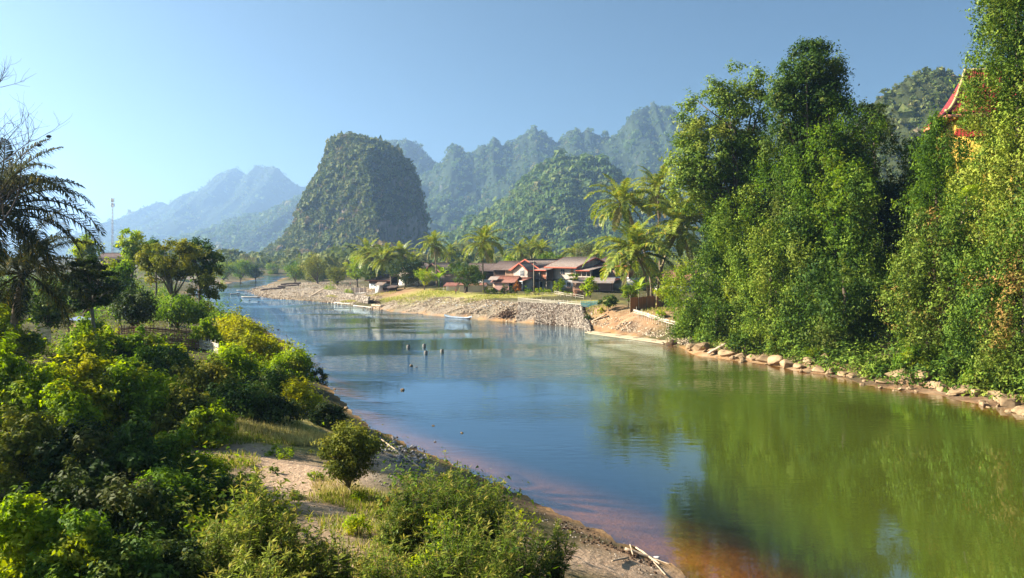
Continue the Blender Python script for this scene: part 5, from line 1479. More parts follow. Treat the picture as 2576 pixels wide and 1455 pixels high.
# stone revetment: a battered wall of packed cobbles
def revet(label, pts_low, pts_top, nsx, nsz, rad, mat, core, name="stone_revetment", seed=5):
    r = np.random.default_rng(seed)
    A = np.array(pts_low, float); B_ = np.array(pts_top, float); n = len(A)
    o = A[0].copy(); root = thing(name, label, "wall", o)
    ts = np.linspace(0, n - 1, nsx)
    lo = np.stack([np.interp(ts, np.arange(n), A[:, k]) for k in range(3)], 1); hi = np.stack([np.interp(ts, np.arange(n), B_[:, k]) for k in range(3)], 1)
    g = Geo(); dep_ = np.array([.0, 1.4, 0])
    V = np.vstack([lo - o, hi - o, hi + dep_ - o, lo + dep_ - o]); i = np.arange(nsx - 1); m_ = nsx
    Q = np.vstack([np.stack([k * m_ + i, k * m_ + i + 1, ((k + 1) % 4) * m_ + i + 1, ((k + 1) % 4) * m_ + i], 1) for k in range(4)])
    ends = np.array([(0, m_, 2 * m_, 3 * m_), (m_ - 1, 4 * m_ - 1, 3 * m_ - 1, 2 * m_ - 1)])
    put("core", mesh_np("core", V, np.vstack([Q, ends]), core), root)
    N_ = nsx * nsz; a = r.random(N_) * (n - 1); t = r.random(N_)
    P = np.stack([np.interp(a, np.arange(n), A[:, k]) * (1 - t) + np.interp(a, np.arange(n), B_[:, k]) * t for k in range(3)], 1) - o
    P += r.normal(size=P.shape) * .03
    tag(put("wall_stones", stone_field("wall_stones", P, rad * r.uniform(.65, 1.3, N_), mat, r, .85), root), kind="stuff")
    return root
low = [np.array([*S(u, v), -.1]) for u, v in ((1298, 811), (1330, 813), (1370, 816), (1410, 819), (1445, 824), (1464, 829), (1486, 835))]
top = [hit(1303, 765) + [0, -.3, .1], hit(1335, 766) + [0, -.3, .1], hit(1370, 768) + [0, -.3, .1], hit(1408, 770.5) + [0, -.3, .1], hit(1440, 773) + [0, -.3, .1], hit(1463, 776) + [0, -.3, .1], hit(1484, 800) + [0, .3, .1]]
for i in range(7): top[i][2] = 2.95 if i < 6 else 1.0; low[i][2] = .0
revet("sloping grey cobble revetment below the bamboo rail fence", low, top, 90, 42, .15, SM_GREY, SOIL)
a0 = hit(812, 738); a1 = hit(925, 766)
low = [a0 * (1 - t) + a1 * t for t in np.linspace(0, 1, 6)]
for q in low: q[2] = gz(q[0], q[1]) - .1
top = [q + np.array([.2, .6, 0]) for q in low]
for q in top: q[2] = 1.85
revet("long low stone wall of caged rocks behind the gravel bar", low, top, 80, 14, .2, SM_GREY, STONE_WALL, "stone_wall", 8)
# loose dark clods where the bank has slipped, and rubble on the clay slope
r = np.random.default_rng(78)
PP = hits(np.concatenate([r.normal(1272, 16, 160), r.normal(940, 8, 80), r.normal(1467, 5, 60)]), np.concatenate([r.normal(794, 7, 160), r.normal(759, 3, 80), r.normal(790, 6, 60)])); PP = PP[PP[:, 2] > .05]
tag(put("slipped_clods", stone_field("slipped_clods", PP, r.uniform(.1, .42, len(PP)), SOIL, r)), "dark clods of slipped earth beside the stone revetment", "earth", kind="stuff")
uu = r.uniform(1462, 1740, 1500); vv = np.interp(uu, [1462, 1560, 1680, 1740], [812, 826, 850, 868]) - np.abs(r.normal(size=1500)) * 13 + 6
PP = hits(uu, vv); ok = (river_sd(PP[:, 0], PP[:, 1]) > -.4); PP = PP[ok]
tag(put("bank_rubble", stone_field("bank_rubble", PP, r.uniform(.06, .26, len(PP)) * r.uniform(.5, 1, len(PP)), SM_TAN, r)), "tan rubble on the collapsed clay bank above the raft", "rubble", kind="stuff")
# crumbling earth heaps
def heap(label, c, w, dpt, h, mat, group="crumbled earth heaps on the bank", name="earth_heap"):
    r = nrng(); n, mm = 14, 7
    V = [(0, 0, h)]
    for j in range(1, mm):
        for i in range(n):
            a = 2 * math.pi * i / n; q = j / (mm - 1)
            k = 1 + .35 * (vnoise(np.array([math.cos(a) * 1.7 + c[0]]), np.array([math.sin(a) * 1.7 + c[1]]))[0] - .5) * 2
            V.append((w / 2 * q * k * math.cos(a), dpt / 2 * q * k * math.sin(a), h * (1 - q ** 1.5) * r.uniform(.8, 1.15) - .25 * (j == mm - 1)))
    Q = [(1 + (j) * n + i, 1 + j * n + (i + 1) % n, 1 + (j + 1) * n + (i + 1) % n, 1 + (j + 1) * n + i) for j in range(mm - 2) for i in range(n)]
    T3 = [(0, 1 + i, 1 + (i + 1) % n) for i in range(n)]
    return tag(put(name, mesh_np(name, np.array(V), [np.array(Q), np.array(T3)], mat), None, c), label, "earth", group)
heap("muddy clump at the right end of the bamboo raft", hit(1694, 868), 1.6, 1.2, .55, SOIL)

import bmesh
def boulder_mesh(name, r, mat, rough=.45, npts=15):
    """a split, angular rock: the hull of a few points, its edges slightly worn"""
    bm = bmesh.new()
    P = norm(r.normal(size=(npts, 3))) * r.uniform(.78, 1.12, (npts, 1)) * np.array([1, 1, .95])
    for q in P: bm.verts.new(q)
    bmesh.ops.convex_hull(bm, input=bm.verts)
    for v in [v for v in bm.verts if not v.link_faces]: bm.verts.remove(v)
    bmesh.ops.bevel(bm, geom=bm.edges[:], offset=.07, segments=1, affect='EDGES', clamp_overlap=True)
    me = bpy.data.meshes.new(name); bm.to_mesh(me); bm.free(); me.materials.append(mat)
    return me
_br = np.random.default_rng(91)
BOULD = [boulder_mesh("boulder", _br, ROCK) for i in range(8)]
COBB = [boulder_mesh("cobble", _br, ROCK_GREY, .18, 26) for i in range(6)]
WHT = [boulder_mesh("white_rock", _br, STONE_WHITE, .22) for i in range(5)]
r = np.random.default_rng(93)
for i in range(80):
    s = r.random(); u_ = 1030 + 262 * s; v_ = np.interp(u_, [1030, 1130, 1210, 1292], [756, 766, 772, 766]) + r.normal() * 5
    p = hit(u_, v_)
    if p[2] < .3: continue
    q = r.uniform(.1, .26)
    tag(put("white_rock", WHT[i % 5], None, p + [0, 0, q * .2], (r.random() * .5, r.random() * .5, r.random() * 6), (q, q * .8, q * .6)), "whitish rock on the brow of the bank below the lawn", "rock", "white rocks on the bank brow")

# ------------------------------------------------------------------ the wooded right bank
px_tree("leafy_tree", "big loose-leaved tree above the tall palms, left of the vine-draped giant", "tree", 1672, 1956, 185, 590, 1870, 850, L_TREE, BARK, d=97, n=42000, size=.33, ncl=210, crf=.13, depth=.6, r0=.5, fork=13, nl=26,
        extra=((1790, 1975, 148, 330), (1680, 1800, 240, 420), (1662, 1820, 370, 580), (1800, 1960, 300, 560)), fill=.15)
px_tree("leafy_tree", "tall dark-crowned tree, the highest of the right bank", "tree", 1945, 2145, 92, 340, 2050, 860, L_DARK, BARK, d=90, n=24000, size=.30, ncl=130, crf=.17, depth=.75, r0=.55, fork=17, nl=16, extra=((1930, 2010, 190, 360), (2060, 2140, 170, 360)), fill=.2)
vc = vine_column
vc("creeper curtain below the highest tree, left strand", 1975, 215, 660, 66, 91, L_DARK, BARK, .30)
vc("creeper column in the middle below the highest tree", 2058, 235, 640, 74, 90, L_MID, BARK, .30)
vc("vine-hung shoulder right of the highest tree", 2110, 240, 520, 58, 92, L_VINE, BARK, .30)
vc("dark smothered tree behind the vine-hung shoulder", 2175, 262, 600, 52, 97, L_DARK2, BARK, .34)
vc("bright yellow-green creeper column above the low rocks", 1880, 470, 850, 62, 93, L_VINE2, BARK, .27)
vc("pale creeper mound left of the bright column", 1830, 520, 820, 50, 97, L_VINE, BARK, .28)
vc("sunlit creeper slope between the bright column and the dark bush", 1935, 560, 880, 62, 88, L_VINE2, BARK, .27)
vc("green creeper wall under the vine-hung shoulder", 2010, 520, 890, 72, 86, L_VINE, BARK, .28)
vc("large-leaved dark green column right of the creeper wall", 2095, 390, 900, 66, 86, L_MID, BARK, .34)
vc("dark leafy bush hanging over the boulders", 2120, 640, 905, 72, 81, L_DARK, BARK, .34)
vc("vine-laden treetop right of the temple, reaching above the picture", 2520, -300, 430, 44, 70, L_VINE, BARK, .27, 4.5, bulge=.3)
vc("hanging creepers between the large-leaved column and the shaded gap", 2165, 430, 915, 48, 83, L_VINE, BARK, .28)
vc("creeper strand over the leafy tree, left of the bright column", 1790, 600, 850, 46, 99, L_VINE2, BARK, .28)
vc("creeper-clad trunk between the big loose tree and the highest tree", 1925, 370, 700, 56, 94, L_MID, BARK, .30)
vc("light creeper veil below the highest tree", 2015, 300, 680, 54, 93, L_VINE, BARK, .30)
vc("dark creepers behind the vine-hung shoulder, right of the highest tree", 2095, 290, 660, 58, 94, L_DARK, BARK, .32)
vc("leafy understorey below the big loose tree", 1850, 440, 760, 60, 98, L_MID, BARK, .30)
vc("leafy tree top in front of the yellow temple wall", 2408, 338, 560, 36, 79, L_MID, BARK, .26)
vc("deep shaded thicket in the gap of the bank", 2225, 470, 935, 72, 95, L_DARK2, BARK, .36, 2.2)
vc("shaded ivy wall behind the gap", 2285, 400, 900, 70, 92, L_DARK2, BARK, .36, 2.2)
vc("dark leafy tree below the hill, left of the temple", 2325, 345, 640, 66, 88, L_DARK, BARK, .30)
vc("round yellow-tipped tree beside the temple eave", 2352, 292, 560, 46, 80, L_MID, BARK, .28)
vc("olive creeper hump right of the shaded gap", 2285, 590, 965, 40, 73, L_VINE, BARK, .26)
vc("reddish dry creeper mound on the right bank", 2335, 525, 975, 60, 71, L_VINE3, BARK, .25)
vc("green creeper fold between the dry mound and the far right column", 2400, 500, 985, 62, 69, L_VINE, BARK, .25)
vc("yellowish creeper sheet under the temple", 2462, 400, 760, 58, 72, L_VINE2, BARK, .26)
vc("creeper mass at lower right above the orange rocks", 2480, 560, 985, 72, 65, L_VINE, BARK, .24)
vc("towering creeper column at the right edge of the view", 2556, -420, 640, 80, 67, L_VINE2, BARK, .27, 5.0, bulge=.35)
vc("second towering creeper column, cut off by the right edge", 2640, -400, 700, 84, 64, L_VINE, BARK, .26)
vc("creeper-covered tree at the right margin over the water", 2575, 420, 1000, 66, 62, L_VINE3, BARK, .24)
vc("creeper-covered tree just past the right margin", 2690, 330, 1040, 90, 60, L_VINE, BARK, .26)
vc("leafy bush at the downstream end of the bamboo fence", 1760, 668, 850, 62, 100, L_MID, BARK, .28)
vc("low bush in front of the leafy bush by the clay slope", 1800, 745, 875, 48, 95, L_VINE, BARK, .26)
px_tree("dark_fir", "dark spreading tree top against the hill", "tree", 2168, 2236, 255, 345, 2200, 700, L_DARK2, BARK, d=100, n=2600, size=.3, ncl=26, crf=.2, flat=.35, r0=.2)
SHB = "bushes hanging over the right shore"
for lb_, u_, vt_, vb_, w_, d_, m_ in (
    ("bush above the first pale boulders of the right shore", 1870, 820, 895, 90, 88, L_VINE), ("bush at the water below the creeper slope", 1960, 835, 905, 90, 84, L_VINE2), ("grassy bush among the shore boulders", 2055, 870, 930, 70, 80, L_LIME),
    ("leafy bush over the stacked boulders", 2120, 850, 920, 90, 78, L_DARK), ("bush left of the pale rock shelf, overhanging the water", 2225, 890, 960, 90, 71, L_VINE), ("bush drooping over the pale rock shelf", 2300, 860, 955, 110, 69, L_MID),
    ("bush right of the pale rock shelf", 2385, 880, 985, 100, 66, L_VINE), ("shore bush under the creeper mass at lower right", 2470, 900, 985, 110, 64, L_MID), ("shore bush near the right margin", 2548, 900, 1000, 90, 61, L_VINE), ("bush just outside the right margin", 2630, 880, 1040, 130, 58, L_VINE),
    ("low bush below the reed screen end", 1735, 790, 862, 70, 101, L_VINE), ("bush on the clay slope right of the broken fence", 1775, 830, 880, 60, 96, L_LIME)):
    px_shrub(lb_, u_, vt_, vb_, w_, 2600, .24, m_, STEM, d=d_, group=SHB)
# fan palm caught in the creepers
fp = W(2434, 492, 70)
fpo = thing("fan_palm", "small fan palm with pale radiating leaf in the creepers below the temple", "palm tree", (fp[0], fp[1] + 4.5, gz(fp[0], fp[1] + 4.5)))
loc = fp - np.array([fp[0], fp[1] + 4.5, gz(fp[0], fp[1] + 4.5)])
put("trunk", Geo().tube([(0, 0, -.3), (0, -2, loc[2] * .5), loc], [.14, .11, .06], 6).mesh("trunk", PALM_BARK, True), fpo)
for j, (ax, ay) in enumerate(((-.5, -.2), (.5, .15), (0, .5))):
    g = Geo()
    for i in range(15):
        a = math.radians(-110 + i * 220 / 14) + math.pi / 2
        d = np.array([math.cos(a), -.25, math.sin(a) * .75]); w_ = np.array([-math.sin(a), 0, math.cos(a)]) * .05
        g.add(np.array([d * .1 - w_ * .3, d * .1 + w_ * .3, d * .6 + w_, d * 1.15 + [0, -.2, -.12], d * .6 - w_]), [np.array([(0, 1, 2, 4)]), np.array([(2, 3, 4)])])
    me = g.mesh("leaf", L_BANANA); av = me.attributes.new("leaf", 'FLOAT_COLOR', 'POINT'); av.data.foreach_set("color", np.tile(np.array([.7, 0, 0, 1], np.float32), len(me.vertices)))
    put("leaf", me, fpo, loc + [ax * .8, -.3, ay], (ay, ax, 0))

# ------------------------------------------------------------------ temple on the bank
TD = 84.0
def temple():
    e0 = W(2380, 288, TD); dirx = norm(np.array([1.0, -.28, 0])); diry = np.array([-dirx[1], dirx[0], 0]) * 1.0
    gnd = gz(e0[0] + 5, e0[1] + 4)
    root = thing("temple", "temple with curved red tile roof and yellow wall behind the creepers", "temple", (e0[0], e0[1], gnd), math.atan2(dirx[1], dirx[0]))
    ez = e0[2] - gnd                      # eave height over the ground
    Lx, Dy, Hr = 15.0, 11.0, 5.6          # eave length, depth, rise
    nr, ns = 12, 44
    def prof(t): return t ** 1.55          # the sweep of the roof
    # front slope, hipped at the left end
    def surf(t, x):
        inx = 3.15 * t
        return np.stack([inx + (Lx - 2 * inx) * x, 0 * x + Dy / 2 * t, ez + .25 * (1 - t) * np.abs(2 * x - 1) ** 3 + Hr * prof(t) + 0 * x], -1)
    t, x = np.meshgrid(np.linspace(0, 1, nr), np.linspace(0, 1, ns * 4 + 1), indexing='ij')
    V = surf(t, x); wv = .07 * np.abs(np.sin(x * math.pi * ns)); V[..., 2] += wv; V[..., 1] -= wv * .4
    m_ = ns * 4 + 1; i = (np.arange(nr - 1)[:, None] * m_ + np.arange(m_ - 1)[None]).ravel()
    Q = np.stack([i, i + 1, i + m_ + 1, i + m_], 1)
    rf_ = put("roof", mesh_np("roof", V.reshape(-1, 3), Q, TEMPLE_TILE, True), root)
    Vb = surf(t, x); Vb[..., 1] = Dy - Vb[..., 1]
    put("roof", mesh_np("roof", Vb.reshape(-1, 3), Q[:, ::-1], TEMPLE_TILE, True), root)
    for sd in (0, 1):                      # hip ends
        tt, yy = np.meshgrid(np.linspace(0, 1, nr), np.linspace(0, 1, 41), indexing='ij')
        inx = 3.15 * tt; X = inx if sd == 0 else Lx - inx
        Vh = np.stack([X, Dy / 2 * tt + (Dy - Dy * tt) * yy, ez + Hr * prof(tt) + .25 * (1 - tt) * np.abs(2 * yy - 1) ** 3], -1)
        j = (np.arange(nr - 1)[:, None] * 41 + np.arange(40)[None]).ravel()
        put("roof", mesh_np("roof", Vh.reshape(-1, 3), np.stack([j, j + 1, j + 42, j + 41], 1), TEMPLE_TILE, True), root)
    # rope-like ridge of half-round tiles down the hip
    th = np.linspace(0, math.pi, 6)
    cap = mesh_np("ridge_tile", *tube([(0, 0, -.16), (0, 0, -.1), (0, 0, .1), (0, 0, .16)], [.10, .17, .13, .10], 7), TEMPLE_RIDGE, True)
    n_ = 34
    for sd in (0, 1):
        for k in range(n_):
            tk = np.array(k / (n_ - 1)); p = surf(tk, np.array(float(sd))); p2 = surf(tk + .02, np.array(float(sd)))
            o = put("ridge_tile", cap, rf_, p + [0, -.03, .12]); o.rotation_mode = 'QUATERNION'
            o.rotation_quaternion = Vector((p2 - p).tolist()).to_track_quat('Z', 'Y')
    pk = surf(np.array(1.0), np.array(.0)); pk2 = surf(np.array(1.0), np.array(1.0))
    pole("ridge_beam", rf_, TEMPLE_RIDGE, pk, pk2, .2, 8)
    box("fascia", root, PINK_FASCIA, (Lx / 2, .12, ez - .18), (Lx - .2, .16, .34))
    box("fascia", root, PINK_FASCIA, (.12, Dy / 2, ez - .18), (.16, Dy - .4, .34))
    box("soffit", root, PLASTER_YELLOW, (Lx / 2, Dy / 2, ez - .4), (Lx - .7, Dy - .7, .12))
    box("wall", root, PLASTER_YELLOW, (Lx / 2, Dy / 2, (ez - .45) / 2 - .5), (Lx - 2.2, Dy - 2.2, ez - .45 + 1.0))
    # lower skirt roof
    V = []; ns2 = 40
    for k in range(ns2 * 4 + 1):
        xk = k / (ns2 * 4); w = .06 * abs(math.sin(xk * math.pi * ns2))
        V += [(.6 + (Lx - 1.2) * xk, -.6 - w * .4, ez - 2.5 + w), (1.2 + (Lx - 2.4) * xk, 1.25, ez - 1.35 + w)]
    Q = np.array([(2 * k, 2 * k + 2, 2 * k + 3, 2 * k + 1) for k in range(ns2 * 4)])
    put("lower_roof", mesh_np("lower_roof", np.array(V), Q, TEMPLE_TILE, True), root)
    box("lower_ridge", root, TEMPLE_RIDGE, (Lx / 2, 1.2, ez - 1.28), (Lx - 2.4, .2, .2))
    for k in range(6): box("column", root, PLASTER_YELLOW, (1.2 + k * (Lx - 2.4) / 5, .3, (ez - 2.5) / 2), (.35, .35, ez - 2.5))
    return root
temple()

# ------------------------------------------------------------------ boulders of the right shore
BG = "pale boulders along the right shore"
RB = [(1738, 880, 30, 14), (1770, 890, 44, 20), (1800, 896, 30, 12), (1832, 900, 46, 22), (1862, 905, 30, 14), (1896, 908, 34, 14), (1925, 913, 40, 20), (1955, 918, 52, 28), (1985, 925, 40, 20), (2012, 930, 30, 14),
      (2036, 925, 36, 16), (2040, 938, 34, 12), (2062, 938, 34, 14), (2082, 925, 34, 28), (2100, 915, 42, 36), (2098, 942, 40, 18), (2125, 948, 30, 12), (2150, 952, 26, 10), (2185, 958, 30, 12), (2225, 968, 34, 16), (2262, 966, 60, 34), (2292, 972, 44, 24),
      (2322, 972, 60, 28), (2350, 982, 40, 18), (2376, 990, 30, 20), (2420, 996, 60, 24), (2456, 1000, 50, 26), (2488, 1004, 56, 34), (2520, 1015, 40, 24), (2548, 1026, 44, 26), (2570, 1040, 36, 20), (2600, 1050, 60, 30)]
ORD = "first second third fourth fifth sixth seventh eighth ninth tenth eleventh twelfth thirteenth fourteenth fifteenth sixteenth seventeenth eighteenth nineteenth twentieth twenty-first twenty-second twenty-third twenty-fourth twenty-fifth twenty-sixth twenty-seventh twenty-eighth twenty-ninth thirtieth thirty-first thirty-second".split()
_pl = ["at the clay slope", "below the bright creepers", "below the leafy bushes", "under the dark hanging bush", "beside the shaded gap", "on the pale rock shelf", "at lower right"]
for i, (u_, v_, w_, h_) in enumerate(RB):
    x_, y_ = S(u_, v_); k = y_ / F; r = nrng()
    y_ += .2
    z_ = max(gz(x_, y_), -.3)
    tag(put("boulder", BOULD[i % 8], None, (x_, y_, z_ + h_ * k * .18), (r.uniform(-.2, .2), r.uniform(-.2, .2), r.random() * 6.28), (w_ * k * .72, w_ * k * .6, h_ * k * .75)),
        ORD[i] + " large tan boulder along the right shore, counted from the clay slope", "boulder", BG)
r = np.random.default_rng(555)
for i in range(70):
    u_ = r.uniform(1730, 2580); v_ = np.interp(u_, [1730, 1890, 2010, 2130, 2210, 2390, 2540, 2600], [884, 913, 935, 955, 975, 1000, 1035, 1050]) - r.uniform(-3, 14)
    x_, y_ = S(u_, v_); q = r.uniform(.15, .5) * r.uniform(.5, 1)
    tag(put("shore_rock", BOULD[i % 8], None, (x_, y_, max(gz(x_, y_), -.1) + q * .15), (r.uniform(-.4, .4), r.uniform(-.4, .4), r.random() * 6.28), (q * 1.3, q, q * .7)), "small angular rock wedged between the right shore boulders", "rock", "small rocks of the right shore")
# a split plank of drift timber on the boulders
timber("split driftwood slab lying on the boulders below the leafy bush", P3(1782, 898, .3), P3(1825, 884, .8), .55, .3, DRIFT, "driftwood on the right shore", "driftwood")
# bare twig hanging over the water at the right margin
r = nrng(); g = Geo(); b0 = W(2600, 1040, 57); tw = thing("bare_branch", "bare reddish twigs over the water at the right margin", "branch", b0)
for i in range(14):
    e = W(2545 + r.random() * 50, 1050 + r.random() * 60, 56 + r.random()) - b0; g.tube([(0, 0, 0), e * .5 + r.normal(size=3) * .3, e], [.025, .015, .006], 4)
put("twigs", g.mesh("twigs", TWIG), tw)

# ------------------------------------------------------------------ trees of the left bank
px_tree("bank_tree", "yellow-green spreading tree with several pale stems on the left bank", "tree", 338, 520, 600, 720, 430, 812, L_OLIVE, BARK_PALE, d=80, n=15000, size=.22, ncl=95, crf=.17, depth=.8, r0=.22, fork=3.0, nl=18,
        extra=((470, 575, 660, 780), (500, 580, 690, 800), (330, 420, 640, 740)), fill=.1)
px_tree("bank_tree", "dark green tree behind the yellow-green spreading one", "tree", 438, 568, 598, 712, 505, 790, L_DARK, BARK, d=92, n=7000, size=.3, ncl=50, crf=.2, r0=.25)
px_tree("bank_tree", "tall round-topped tree in front of the radio mast", "tree", 288, 374, 568, 690, 335, 760, L_LIME, BARK, d=120, n=5200, size=.36, ncl=40, crf=.22, r0=.25)
px_tree("bank_tree", "light yellow tree left of the radio mast", "tree", 184, 256, 582, 700, 220, 760, L_LIME, BARK, d=125, n=4200, size=.36, ncl=34, r0=.25)
px_tree("bank_tree", "small hazy tree right of the round-topped one", "tree", 364, 420, 598, 690, 392, 760, L_MID, BARK, d=130, n=2600, size=.36, ncl=24)
px_tree("bank_tree", "green bushy tree under the palm fronds", "tree", 250, 345, 650, 780, 300, 800, L_MID, BARK, d=84, n=5200, size=.28, ncl=40)
px_tree("bank_tree", "dark broad tree in the middle of the left bank", "tree", 130, 300, 668, 800, 205, 850, L_DARK2, BARK, d=66, n=7000, size=.26, ncl=50, crf=.2)
px_tree("bank_tree", "dark tree with glossy leaves left of the slender trunk", "tree", 60, 180, 712, 840, 120, 880, L_DARK, BARK, d=58, n=6500, size=.2, ncl=46)
px_tree("bank_tree", "brownish tree at the left margin below the palm", "tree", -60, 80, 690, 830, 10, 890, L_DARK2, BARK, d=52, n=5000, size=.22, ncl=40)
px_tree("bank_tree", "leafy tree between fence and spreading tree", "tree", 390, 520, 735, 835, 440, 850, L_MID, BARK, d=76, n=6000, size=.22, ncl=40)
px_tree("bank_tree", "dark shaded tree right of the slender trunk", "tree", 270, 400, 720, 830, 330, 850, L_DARK2, BARK, d=72, n=5200, size=.24, ncl=40)
px_tree("slender_tree", "slender tree with crooked bare trunk and flat dark crown", "tree", 150, 300, 640, 820, 232, 930, L_DARK2, BARK_PALE, d=50, n=5200, size=.2, ncl=40, crf=.16, flat=.4, r0=.13, fork=4.3, nl=12, fill=.1)
# trees standing outside the picture on the left; they shade the foot of the bank
px_tree("bank_tree", "tall leafy tree just outside the left margin", "tree", -1150, -420, 250, 900, -760, 1150, L_DARK, BARK, d=27, n=9000, size=.3, ncl=60, crf=.2, r0=.3)

# ------------------------------------------------------------------ the dark palm and the bare tree at the left margin
FRD = frond_set(L_PALM_BACKLIT, "dark", nl=64, ll=1.0, lw=.03, hang=.8)
palm("dark backlit palm with drooping fronds at the left margin", W(-15, 540, 40), np.array([W(-70, 0, 40)[0], 40.5, gz(W(-70, 0, 40)[0], 40.5)]), 5.3, 38, None, FRD, 401, .2, 0, "shaded_palm", False)
palm("second dark palm behind the first, with lower fronds", W(60, 690, 47), np.array([W(20, 0, 47)[0], 47.5, gz(W(20, 0, 47)[0], 47.5)]), 4.8, 26, None, FRD, 402, .2, 0, "shaded_palm", False)

def bare_tree(label, base, tips, r0):
    r = nrng(); root = thing("bare_tree", label, "tree", base); g = Geo(); base = np.asarray(base)
    def br(p, d, L_, rad, lev):
        n = 5; P = [p]; dd = d.copy()
        for i in range(n):
            dd = norm(dd + r.normal(size=3) * .14 + np.array([0, 0, .05])); P.append(P[-1] + dd * L_ / n)
        g.tube(P, np.linspace(rad, rad * .45, n + 1), 5 if lev < 2 else 3)
        if lev >= 4: return
        k = 3 if lev < 2 else 4
        for i in range(k + (lev > 1)):
            q = r.integers(2, n + 1); nd = norm(dd + r.normal(size=3) * .62); br(P[q], nd, L_ * r.uniform(.5, .72), rad * .5 * r.uniform(.8, 1.1), lev + 1)
    for t in tips:
        t = np.asarray(t) - base; fz = np.array([0, 0, t[2] * .35]); L_ = np.linalg.norm(t - fz)
        g.tube([(0, 0, -.3), fz * .6, fz, fz + (t - fz) * .35], [r0, r0 * .8, r0 * .6, r0 * .4], 6)
        br(fz + (t - fz) * .35, norm(t - fz), L_ * .34, r0 * .34, 1)
    put("branches", g.mesh("branches", TWIG), root)
    nest = boulder_mesh("nest", r, WET_WOOD)
    for (u_, v_) in ((99, 366), (124, 344)):
        put("nest", nest, root, W(u_, v_, 36) - base, None, (.14, .14, .09))
    return root
bx, by = W(-150, 0, 36)[0], 36.0
bare_tree("leafless grey tree with fine twigs at the upper left margin", (bx, by, gz(bx, by)), [W(5, 175, 36), W(60, 320, 36), W(35, 250, 36.5), W(140, 365, 35.5), W(-80, 120, 37)], .2)

# ------------------------------------------------------------------ shrubs of the left bank
LB = "shrubs covering the left bank"
rows = [
    # label, u, vtop, vbase, width, material, leaves, leaf size
    ("bright yellow-green willow bush farthest out by the river", 592, 790, 880, 130, L_YELLOW, 7000, .17),
    ("small green bush left of the farthest willow bush", 520, 805, 880, 70, L_LIME, 3000, .17),
    ("lime bush below the farthest willow bush", 650, 842, 925, 120, L_YELLOW, 6500, .15),
    ("yellowish bush at the water's edge with feathery top", 722, 868, 955, 110, L_LIME, 6500, .14),
    ("green bush left of the feathery waterside bush", 590, 880, 960, 130, L_LIME, 6000, .14),
    ("dark bush under the feathery waterside bush", 668, 925, 1010, 120, L_DARK, 5200, .14),
    ("low yellow bush at the shore below the dark one", 744, 962, 1040, 110, L_YELLOW, 5600, .12),
    ("dark green shrub above the grassy clearing", 600, 955, 1050, 150, L_DARK, 6200, .13),
    ("dark low shrub on the stony shore point", 826, 1015, 1072, 80, L_DARK2, 3600, .10),
    ("shadowed shrub behind the grassy clearing", 690, 1000, 1070, 120, L_DARK2, 4600, .12),
    ("brown-green bush in front of the woven fence", 520, 905, 1010, 130, L_OLIVE, 5200, .14),
    ("dark bush in front of the reddish bamboo fence", 440, 880, 985, 130, L_DARK, 5200, .15),
    ("broad-leaved bush left of the reddish fence", 370, 870, 970, 110, L_MID, 4200, .16),
    ("leafy bush in front of the tin hut", 215, 800, 905, 110, L_MID, 5200, .16),
    ("bush between the hut and the reddish fence", 280, 815, 915, 90, L_LIME, 4600, .15),
    ("leafy bush hiding the left part of the reddish fence", 345, 835, 920, 80, L_MID, 4000, .15),
    ("sunlit weeds in front of the reddish fence", 420, 850, 930, 90, L_LIME, 4200, .14),
    ("lime bush in front of the sunlit creepers", 160, 960, 1130, 150, L_LIME, 7000, .12),
    ("bright weeds right of the lime creeper mound", 400, 940, 1080, 110, L_LIME, 6000, .12),
    ("bushy weeds at the left of the grassy clearing", 520, 1010, 1120, 110, L_LIME, 5600, .11),
    ("olive weeds behind the grassy clearing", 455, 985, 1110, 140, L_OLIVE, 6000, .12),
    ("lime creeper mound in the middle of the left bank", 335, 925, 1090, 170, L_LIME, 8500, .13),
    ("lime creeper mound left of the middle one", 225, 905, 1080, 170, L_YELLOW, 8500, .13),
    ("bright creeper bush near the left margin", 110, 900, 1090, 180, L_LIME, 8500, .13),
    ("broad creeper bush at the left margin", 5, 870, 1080, 160, L_LIME, 7500, .14),
    ("light green bush above the creepers at the left margin", 30, 775, 920, 130, L_LIME, 5200, .17),
    ("pale-leaved bush by the woven basket wall", 205, 815, 930, 110, L_LIME, 4600, .15),
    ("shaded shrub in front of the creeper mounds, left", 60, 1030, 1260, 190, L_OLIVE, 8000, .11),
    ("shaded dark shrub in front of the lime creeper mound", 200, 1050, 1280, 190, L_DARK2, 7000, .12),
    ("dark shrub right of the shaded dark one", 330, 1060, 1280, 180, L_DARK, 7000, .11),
    ("grey-green shrub at the edge of the sand", 430, 1080, 1260, 150, L_MID, 7000, .10),
    ("light green herb bush at the left end of the sand", 510, 1130, 1240, 130, L_LIME, 6500, .09),
    ("leafy shrub with pale flower heads beside the sand", 420, 1170, 1330, 170, L_MID, 7000, .09),
    ("dark shrub overhanging the sand from the left", 545, 1190, 1290, 120, L_DARK, 5200, .09),
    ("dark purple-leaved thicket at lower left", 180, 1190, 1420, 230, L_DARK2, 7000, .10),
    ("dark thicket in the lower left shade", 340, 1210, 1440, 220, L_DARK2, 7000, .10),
    ("sunlit leafy bush in the lower left corner", 60, 1235, 1560, 210, L_LIME, 11000, .075),
    ("leafy bush right of the one in the lower left corner", 190, 1275, 1600, 200, L_MID, 11000, .075),
    ("shaded bush at the bottom left of the picture", 320, 1330, 1640, 220, L_DARK, 9000, .075),
    ("dark low plants between the corner bushes and the willow", 440, 1330, 1600, 180, L_DARK2, 6500, .075),
]
